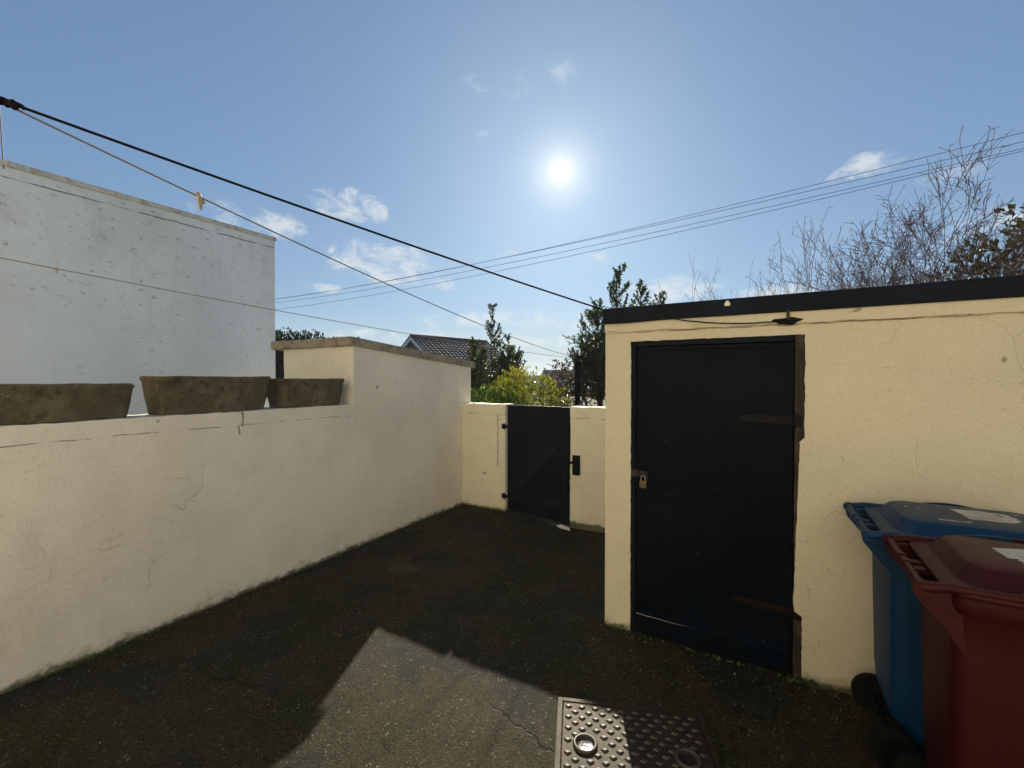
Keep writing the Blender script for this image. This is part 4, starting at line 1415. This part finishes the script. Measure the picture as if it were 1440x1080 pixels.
def bush(name, label, cat, base, blobs, leafmat, seed, count, leaf=0.06, group=None, shell=0.45, w=0.4):
    """rounded shrub: many leaves on short shoots scattered through a set of overlapping clumps"""
    rn = random.Random(seed)
    T = thing(name, label, cat, base, 0, group)
    lf, tr = MB(), MB()
    vol = [b[3] * b[4] for b in blobs]
    for (cx, cy, cz, rx, rz_) in blobs:
        tr.tube([(0, 0, 0), (cx * 0.5, cy * 0.5, cz * 0.5), (cx, cy, cz)], [0.03, 0.018, 0.006], 5)
    for i in range(count):
        b = rn.choices(blobs, vol)[0]
        v = rv(rn).normalized()
        rr = 1 - shell * rn.random() ** 1.6
        k = 1 + 0.28 * mnoise.noise(Vector((v.x * 2.2 + seed, v.y * 2.2, v.z * 2.2 + b[0] * 3))) + 0.12 * mnoise.noise(Vector((v.x * 6, v.y * 6, v.z * 6 + seed)))
        p = Vector((b[0] + v.x * b[3] * rr * k, b[1] + v.y * b[3] * rr * k, b[2] + v.z * b[4] * rr * k))
        if p.z < 0.03: continue
        shoot = (v + Vector((0, 0, 0.35)) + rv(rn, 0.5)).normalized()
        for q in range(3):
            leaf_faces(lf, p + rv(rn, leaf * 0.5), shoot + rv(rn, 0.8), Vector((rn.uniform(-.5, .5), rn.uniform(-.5, .5), 1)), leaf * rn.uniform(0.6, 1.2), w, rn.uniform(0.1, 0.5))
    tr.obj('stem', M_BARK, T)
    lf.obj('foliage', leafmat, T)
    return T


def bare_shrub(label, base, stems, seed, mat, height, spread, depth=4, r0=0.016, kids=(2, 4), lean=(0, 0), group='bare shrubs behind the shed', cat='shrub'):
    rn = random.Random(seed)
    T = thing('bare_shrub', label, cat, base, 0, group)
    mb = MB()

    def grow(p, d, L, r, lev):
        n = 5 if lev < 2 else 4
        pts = branch(rn, p, d, L, 0.16 + 0.05 * lev, n, 0.05)
        mb.tube(pts, [max(0.0018, r * (1 - 0.45 * i / n)) for i in range(n + 1)], 5 if lev < 2 else 3, False)
        for q in range(n):                                  # short spurs and thorns
            if rn.random() < 0.55:
                b0 = pts[q].lerp(pts[q + 1], rn.random())
                mb.tube([b0, b0 + ((pts[q + 1] - pts[q]).normalized() * 0.6 + rv(rn)).normalized() * rn.uniform(0.02, 0.09)], [0.0024, 0.0014], 3, False)
        if lev >= depth: return
        for k in range(rn.randint(*kids)):
            t = rn.uniform(0.35, 1.0)
            i = min(n - 1, int(t * n))
            q = pts[i].lerp(pts[i + 1], t * n - i)
            dd = ((pts[i + 1] - pts[i]).normalized() + rv(rn, 0.95) + Vector((0, 0, 0.10))).normalized()
            grow(q, dd, L * rn.uniform(0.42, 0.68), r * 0.55, lev + 1)
        grow(pts[-1], (pts[-1] - pts[-2]).normalized() + rv(rn, 0.3), L * 0.5, r * 0.55, lev + 1)
    for s in range(stems):
        a = rn.uniform(0, 2 * math.pi)
        p0 = Vector((0.18 * spread * math.cos(a), 0.18 * spread * math.sin(a), -0.05))
        d0 = Vector((spread * 0.42 * math.cos(a) * rn.uniform(0.2, 1.0) + lean[0], spread * 0.5 * math.sin(a) * rn.uniform(0.3, 1) + lean[1], height * 0.5))
        grow(p0, d0, height * rn.uniform(0.45, 0.72), r0 * rn.uniform(0.8, 1.1), 0)
    mb.obj('branches', mat, T)
    return T


GZ = -0.15
# holly tree right of the gate, reaching over the shed corner
c = on_v(868, 560, 8.5)
holly('holly_tree', 'dark glossy holly tree rising behind the shed corner and the gate wall', 'tree', (c.x, 8.5, GZ - 0.1),
      [(0.0, 0.0, 4.12, 0.60, 1.9, 60), (-0.40, -0.1, 3.35, 0.70, 1.7, 60), (0.40, 0.1, 3.72, 0.6, 1.8, 46), (-0.72, 0.05, 2.85, 0.65, 1.55, 46), (0.75, 0.2, 3.45, 0.6, 1.8, 36), (-0.1, 0.25, 3.2, 0.75, 1.3, 60),
       (0.05, -0.2, 2.8, 0.8, 1.0, 60), (0.5, -0.1, 2.7, 0.8, 0.7, 60), (-0.45, 0.2, 2.6, 0.8, 1.3, 50)],
      M_HOLLY, 11, 0.066, per=0.0125)
# dark evergreen left of the gap
c = on_v(700, 560, 8.4)
holly('evergreen_tree', 'dark evergreen with a thin pointed leader, in front of the tiled bungalow roof', 'tree', (c.x, 8.4, GZ - 0.05),
      [(-0.15, 0, 3.45, 0.48, 1.2, 46), (-0.60, 0, 2.70, 0.7, 0.8, 60), (0.25, 0.0, 2.75, 0.65, 0.8, 60), (0.60, -0.2, 2.40, 0.6, 0.6, 60), (-0.2, -0.3, 2.45, 0.7, 0.5, 70), (0.1, 0.3, 2.55, 0.7, 0.5, 60), (-0.75, 0.2, 2.6, 0.6, 0.6, 50)],
      M_HOLLY, 23, 0.062, per=0.0105)
# laurel and golden shrub just behind the gate
c = on_v(700, 560, 6.0)
bush('laurel_bush', 'low glossy green bush directly behind the wall stub, left of the golden shrub', 'bush', (c.x, 6.0, GZ),
     [(-0.35, 0, 1.15, 0.50, 0.50), (0.10, -0.1, 1.10, 0.50, 0.50), (0.5, -0.25, 0.98, 0.42, 0.42), (0.85, -0.3, 0.92, 0.36, 0.36)], M_GREENBUSH, 31, 1900, 0.085)
c = on_v(735, 560, 6.7)
bush('golden_shrub', 'yellow-green backlit shrub behind the gate, sloping down to the right', 'shrub', (c.x, 6.7, GZ),
     [(0.0, 0, 1.46, 0.54, 0.56), (0.38, 0, 1.28, 0.48, 0.48), (0.72, -0.1, 1.06, 0.40, 0.42), (-0.40, 0.1, 1.3, 0.5, 0.5), (0.95, -0.1, 0.86, 0.3, 0.38)], M_YELLOW, 37, 3000, 0.062)
c = on_v(800, 560, 9.4)
bush('brown_leaved_bush', 'open bush with small reddish-brown leaves behind the fence, beside the line post', 'bush', (c.x, 8.2, GZ - 0.1),
     [(0, 0, 1.55, 0.42, 0.5), (0.35, 0, 1.65, 0.42, 0.6), (0.75, 0, 1.7, 0.5, 0.75), (0.1, 0, 1.0, 0.6, 0.6)], M_REDBUSH, 41, 1500, 0.06, shell=0.95, w=0.6)
# clipped dark hedge tree seen past the extension
c = at(400, 532, 13.0)
bush('conifer_hedge', 'dark flat-topped conifer hedge in the gap between the white extension and the tall block', 'hedge', (c.x, c.y, -0.9),
     [(-1.6 + 0.45 * i, 0.25 * i, 0.9 + 0.75 * j, 0.62, 0.62) for i in range(7) for j in range(4)] + [(-0.2, 0, 3.4, 0.75, 0.55), (0.45, 0.3, 3.38, 0.7, 0.5), (-1.0, 0, 3.4, 0.8, 0.55)],
     M_CONIFER, 43, 15000, 0.13, shell=0.7, w=0.5)
# fallow twig sticking up in the gap
c = on_v(762, 545, 9.5)
bare_shrub('single thin bare sapling rising in the gap left of the line post', (c.x, 9.5, GZ - 0.1), 1, 5, M_TWIG, 2.1, 0.25, 1, 0.008, (1, 2), lean=(-0.15, 0), group=None, cat='sapling')

# bare shrubs behind the shed
for (px, v, stems, seed, hgt, spr, dep, r0, kids, mt, lab) in (
        (1015, 6.6, 18, 3, 2.80, 1.0, 2, 0.007, (2, 3), M_TWIG_PALE, 'thinnest bare twiggy shrub above the roof edge, near the white clip'),
        (1100, 6.2, 15, 8, 2.95, 1.2, 3, 0.008, (2, 3), M_TWIG_PALE, 'slender bare shrub with upright whips standing above the shed roof left of the thorny ones'),
        (1165, 6.4, 16, 15, 2.75, 1.0, 2, 0.008, (2, 3), M_TWIG_PALE, 'low sparse bare shrub between the upright whips and the thorny bushes'),
        (1268, 6.3, 14, 21, 2.45, 1.6, 4, 0.011, (2, 3), M_TWIG, 'leftmost and lowest of the dense thorny bare bushes behind the shed'),
        (1310, 6.0, 15, 33, 2.46, 1.6, 4, 0.012, (2, 4), M_TWIG, 'middle dense thorny bare bush with many crossing branches behind the shed'),
        (1385, 6.2, 15, 47, 2.40, 1.7, 4, 0.012, (2, 4), M_TWIG, 'thorny bare bush growing up through the ivy behind the shed'),
        (1450, 6.0, 17, 58, 2.80, 1.7, 4, 0.013, (2, 4), M_TWIG, 'tallest thorny bare bush, at the right edge behind the shed')):
    c = on_v(px, 500, v)
    bare_shrub(lab, (c.x, v, GZ), stems, seed, mt, hgt, spr, dep, r0, kids)
c = on_v(1410, 500, 6.7)
bush('ivy_mass', 'dark green ivy clump among the bare thorny bushes at the right edge', 'ivy', (c.x, 6.7, GZ),
     [(0, 0, 2.95, 0.45, 0.5), (0.30, 0.1, 3.35, 0.42, 0.45), (-0.25, 0, 2.8, 0.35, 0.4), (0.6, 0, 3.0, 0.5, 0.6), (0.25, 0, 2.4, 0.6, 0.5), (0.15, 0, 1.2, 0.5, 1.0)], M_IVY, 61, 1700, 0.07, shell=0.85, w=0.65)

# ------------------------------------------------------------------ fence and far buildings
FV = 9.0
a, b = on_v(768, 552, FV), on_v(900, 552, FV)
T = thing('garden_fence', 'weathered brown wooden rail fence behind the line post and holly', 'fence', (a.x, FV, 0))
W = b.x - a.x + 0.8
for zc, hh in ((a.z, 0.16), (a.z - 0.42, 0.13), (a.z - 0.8, 0.13)):
    mb = MB(); mb.box((0, 0, zc - hh / 2), (W, 0.022, zc + hh / 2)); mb.obj('rail', M_FENCE, T, bevel=0.004)
for x in (0.05, 1.2, W - 0.1):
    mb = MB(); mb.box((x, 0.0225, -0.6), (x + 0.09, 0.11, a.z + 0.1)); mb.obj('post', M_FENCE, T, bevel=0.005)


def gable_house(name, label, loc, rz, L, half, eave, ridge, ground, roofmat, wallmat, tiles=False, barge=True, chimney=False):
    T = thing(name, label, 'house', loc, rz)
    mb = MB()
    prof = [(-half + 0.25, ground), (half - 0.25, ground), (half - 0.25, eave), (0, ridge - 0.25), (-half + 0.25, eave)]
    mb.prism([Vector((0.3, y, z)) for y, z in prof], (L - 0.6, 0, 0)); mb.obj('wall', wallmat, T)
    for s in (-1, 1):
        mb = MB()
        if tiles:
            nx, ny = int(L / 0.055), 15
            vs = []
            slope = Vector((0, s * half, eave - ridge)); nr = Vector((0, s * (ridge - eave), half)).normalized()
            for j in range(ny * 2):
                row, edge = divmod(j, 2)
                t = (row + edge) / ny
                for i in range(nx + 1):
                    x = L * i / nx
                    lift = 0.020 * math.cos(2 * math.pi * x / 0.30) + (0.05 if edge else 0.0)
                    vs.append(Vector((x, 0, ridge)) + slope * t + nr * (0.06 + lift))
            mb.add(vs, [(j * (nx + 1) + i, j * (nx + 1) + i + 1, (j + 1) * (nx + 1) + i + 1, (j + 1) * (nx + 1) + i) for j in range(ny * 2 - 1) for i in range(nx)])
        else:
            mb.prism([Vector((0, 0, ridge)), Vector((0, s * half, eave)), Vector((0, s * half, eave - 0.12)), Vector((0, 0, ridge - 0.13))], (L, 0, 0))
        mb.obj('roof', roofmat, T)
    if tiles:
        mb = MB(); mb.tube([(0, 0, ridge + 0.06), (L, 0, ridge + 0.06)], 0.10, 8); mb.obj('ridge_tiles', roofmat, T)
    if barge:
        for s in (-1, 1):
            mb = MB()
            d = Vector((0, s * half, eave - ridge))
            p = Vector((0.02, 0, ridge))
            mb.prism([p, p + d, p + d + Vector((0, 0, -0.2)), p + Vector((0, 0, -0.22))], (-0.04, 0, 0)); mb.obj('bargeboard', M_WHITEBOARD, T)
    if chimney:
        mb = MB(); mb.box((L * 0.6, -0.35, ridge - 0.5), (L * 0.6 + 0.7, 0.35, ridge + 0.9)); mb.obj('chimney', M_BRICK, T)
    return T


rp0, rp1 = at(577, 473, 26.0), at(690, 482, 30.5)
rr_ = rp1 - rp0
gable_house('bungalow', 'bungalow with a dark ribbed tile roof and white bargeboards beyond the tall end block', (rp0.x, rp0.y, 0), math.atan2(rr_.y, rr_.x), 6.0, 3.6, rp0.z - 2.35, rp0.z, -2.2, M_TILES, M_BRICK, True)
for (px, py, dep, rz, L, half, hgt, rm, lab, nm) in (
        (764, 520, 95, 12, 9, 4.2, 2.6, M_TILES_GREY, 'distant grey slate roofed house in the gap above the golden shrub', 'distant_house'),
        (775, 523, 80, -5, 10, 4.0, 2.3, M_TILES_RED, 'distant house with a brownish red roof behind the open brown bush', 'distant_house'),
        (728, 528, 130, 40, 11, 4.5, 2.8, M_TILES_RED, 'small far house peeping out beside the dark evergreen', 'distant_house')):
    c = at(px, py, dep)
    gable_house(nm, lab, (c.x, c.y, 0), YAW + R(rz), L, half, c.z - hgt, c.z, tz(c.x, c.y) - 0.5, rm, M_PALEWALL, False, False, False)

# parked car glinting far off
c = at(757, 537, 55.0)
gzc = tz(c.x, c.y)
T = thing('parked_car', 'silver parked car glinting far off below the grey roofed house', 'car', (c.x, c.y, c.z - 1.42), YAW + R(8))
mb = MB()
mb.loft([[Vector((x, y * w_, z)) for x, z in ((-2.1, 0.25), (2.1, 0.25), (2.15, 0.6), (1.95, 0.82), (1.1, 0.92), (-1.95, 0.95), (-2.15, 0.7))] for y, w_ in ((-0.85, 1), (0.85, 1))])
body = mb.obj('body', M_CARPAINT, T, bevel=0.08, smooth=True)
mb = MB(); mb.loft([[Vector((x, y, z)) for x, z in ((1.0, 0.9), (0.35, 1.38), (-1.2, 1.42), (-1.85, 0.93))] for y in (-0.72, 0.72)]); mb.obj('cabin', M_CARPAINT, T, bevel=0.06, smooth=True)
mb = MB(); mb.add([(1.01, -0.6, 0.95), (1.01, 0.6, 0.95), (0.40, 0.55, 1.37), (0.40, -0.55, 1.37)], [(0, 1, 2, 3)]); mb.obj('windscreen', M_GLASS, T)
for x in (-1.3, 1.3):
    for s in (-1, 1):
        mb = MB(); mb.tube([(x, s * 0.70, 0.31), (x, s * 0.88, 0.31)], 0.31, 16); mb.obj('wheel', M_RUBBER, T, smooth=True)

# ------------------------------------------------------------------ small things on the ground
mb = MB()
c = on_z(790, 742, -0.02)
mb.add([(c.x - 0.09, c.y + 0.03, -0.018), (c.x - 0.01, c.y - 0.045, -0.012), (c.x + 0.12, c.y - 0.05, -0.020), (c.x + 0.09, c.y + 0.0, -0.004), (c.x - 0.02, c.y + 0.03, 0.004)], [(0, 1, 4), (1, 2, 3), (1, 3, 4)])
tag(mb.obj('paper_scrap', M_PAPER), 'torn white scrap of card on the ground under the garden gate', 'litter')

rn = random.Random(99)
mb = MB()
for i in range(650):
    k = rn.random()
    if k < 0.35: x, y = U_L + 0.02 + abs(rn.gauss(0, 0.14)), rn.uniform(-0.5, 4.5)
    elif k < 0.6: x, y = rn.uniform(-0.9, 1.2), V_SHED - 0.03 - abs(rn.gauss(0, 0.16))
    else: x, y = rn.uniform(-3.4, 1.0), rn.uniform(0.6, 4.5)
    if y > V_SHED - 0.03 and x > SH0 - 0.02: continue
    s_ = rn.uniform(0.0012, 0.0045) * (1.5 if rn.random() < 0.08 else 1)
    z = gz(x, y)
    vs = [Vector((x, y, z + s_ * 0.3)) + rv(rn).normalized() * s_ * rn.uniform(0.7, 1.3) for q in range(4)]
    mb.add(vs, [(0, 1, 2), (0, 2, 3), (0, 3, 1), (1, 3, 2)])
tag(mb.obj('grit', M_GRIT), 'pale grit and flakes of paint scattered over the dark yard', 'grit', kind='stuff')

mb = MB()
for i in range(420):
    k = rn.random()
    if k < 0.7:
        y = rn.choice((rn.uniform(0.7, 4.6), rn.gauss(1.05, 0.2), rn.gauss(3.6, 0.4))); x = U_L + 0.006 + abs(rn.gauss(0, 0.008))
    else:
        x = rn.choice((rn.gauss(0.21, 0.05), rn.uniform(-0.9, 0.9))); y = V_SHED - 0.006 - abs(rn.gauss(0, 0.01))
    if y > 4.6: continue
    z = gz(x, y); s_ = rn.uniform(0.004, 0.012)
    pts = [Vector((math.cos(R(a)) * s_, math.sin(R(a)) * s_, 0)) for a in range(0, 360, 60)]
    mb.loft([[Vector((x, y, z - 0.004)) + p for p in pts], [Vector((x, y, z + s_ * 0.45)) + p * 0.75 for p in pts], [Vector((x, y, z + s_ * 0.75)) + p * 0.25 for p in pts]], False, True)
tag(mb.obj('moss', M_MOSS, smooth=True), 'moss growing along the foot of the walls', 'moss', kind='stuff')

M_DEAD = simple_mat('dead_leaf', (0.085, 0.055, 0.03), 0.8, 0, 0.5, 9)
rn = random.Random(5)
mb = MB()
for i in range(110):
    k = rn.random()
    if k < 0.5: x, y = SH0 - 0.02 - abs(rn.gauss(0, 0.07)), rn.uniform(2.75, 4.55)
    elif k < 0.75: x, y = rn.uniform(-0.95, 0.35), V_SHED - 0.03 - abs(rn.gauss(0, 0.06))
    else: x, y = U_L + 0.03 + abs(rn.gauss(0, 0.10)), rn.uniform(0.8, 4.5)
    if y > V_SHED - 0.025 and x > SH0 - 0.01: continue
    L = rn.uniform(0.008, 0.024)
    leaf_faces(mb, Vector((x, y, gz(x, y) + 0.004)), Vector((rn.uniform(-1, 1), rn.uniform(-1, 1), rn.uniform(0, 0.4))), Vector((rn.uniform(-.3, .3), rn.uniform(-.3, .3), 1)), L, 0.6, rn.uniform(0.2, 0.7))
tag(mb.obj('leaf_litter', M_DEAD), 'small dead leaves gathered along the foot of the walls', 'leaf litter', kind='stuff')
c = on_z(1136, 962)
T = thing('weed', 'small green weed growing at the foot of the shed wall beside the door jamb', 'weed', (c.x, V_SHED - 0.02, 0.0))
mb = MB()
for i in range(70):
    a = rn.uniform(0, 2 * math.pi); L = rn.uniform(0.012, 0.03)
    leaf_faces(mb, Vector((rn.gauss(0, 0.035), -abs(rn.gauss(0, 0.012)), rn.uniform(0.0, 0.018))), Vector((math.cos(a), math.sin(a), rn.uniform(0.2, 1.2))), Vector((0, 0, 1)), L, 0.5, 0.3)
mb.obj('leaves', M_GREENBUSH, T)

# ------------------------------------------------------------------ haze: thin even air that fades the far houses and the hills
mb = MB()
mb.box((-1500, -1500, -14), (1500, 1500, 24))
hm = bpy.data.materials.new('haze_air')
hm.use_nodes = True
hn = NT(hm.node_tree)
ho = hn.n('ShaderNodeOutputMaterial')
hv = hn.n('ShaderNodeVolumePrincipled', {'Color': (0.86, 0.93, 1.0, 1.0), 'Density': 0.0008, 'Anisotropy': 0.2})
hn.t.links.new(hv.outputs[0], ho.inputs['Volume'])
tag(mb.obj('haze', hm), kind='stuff')
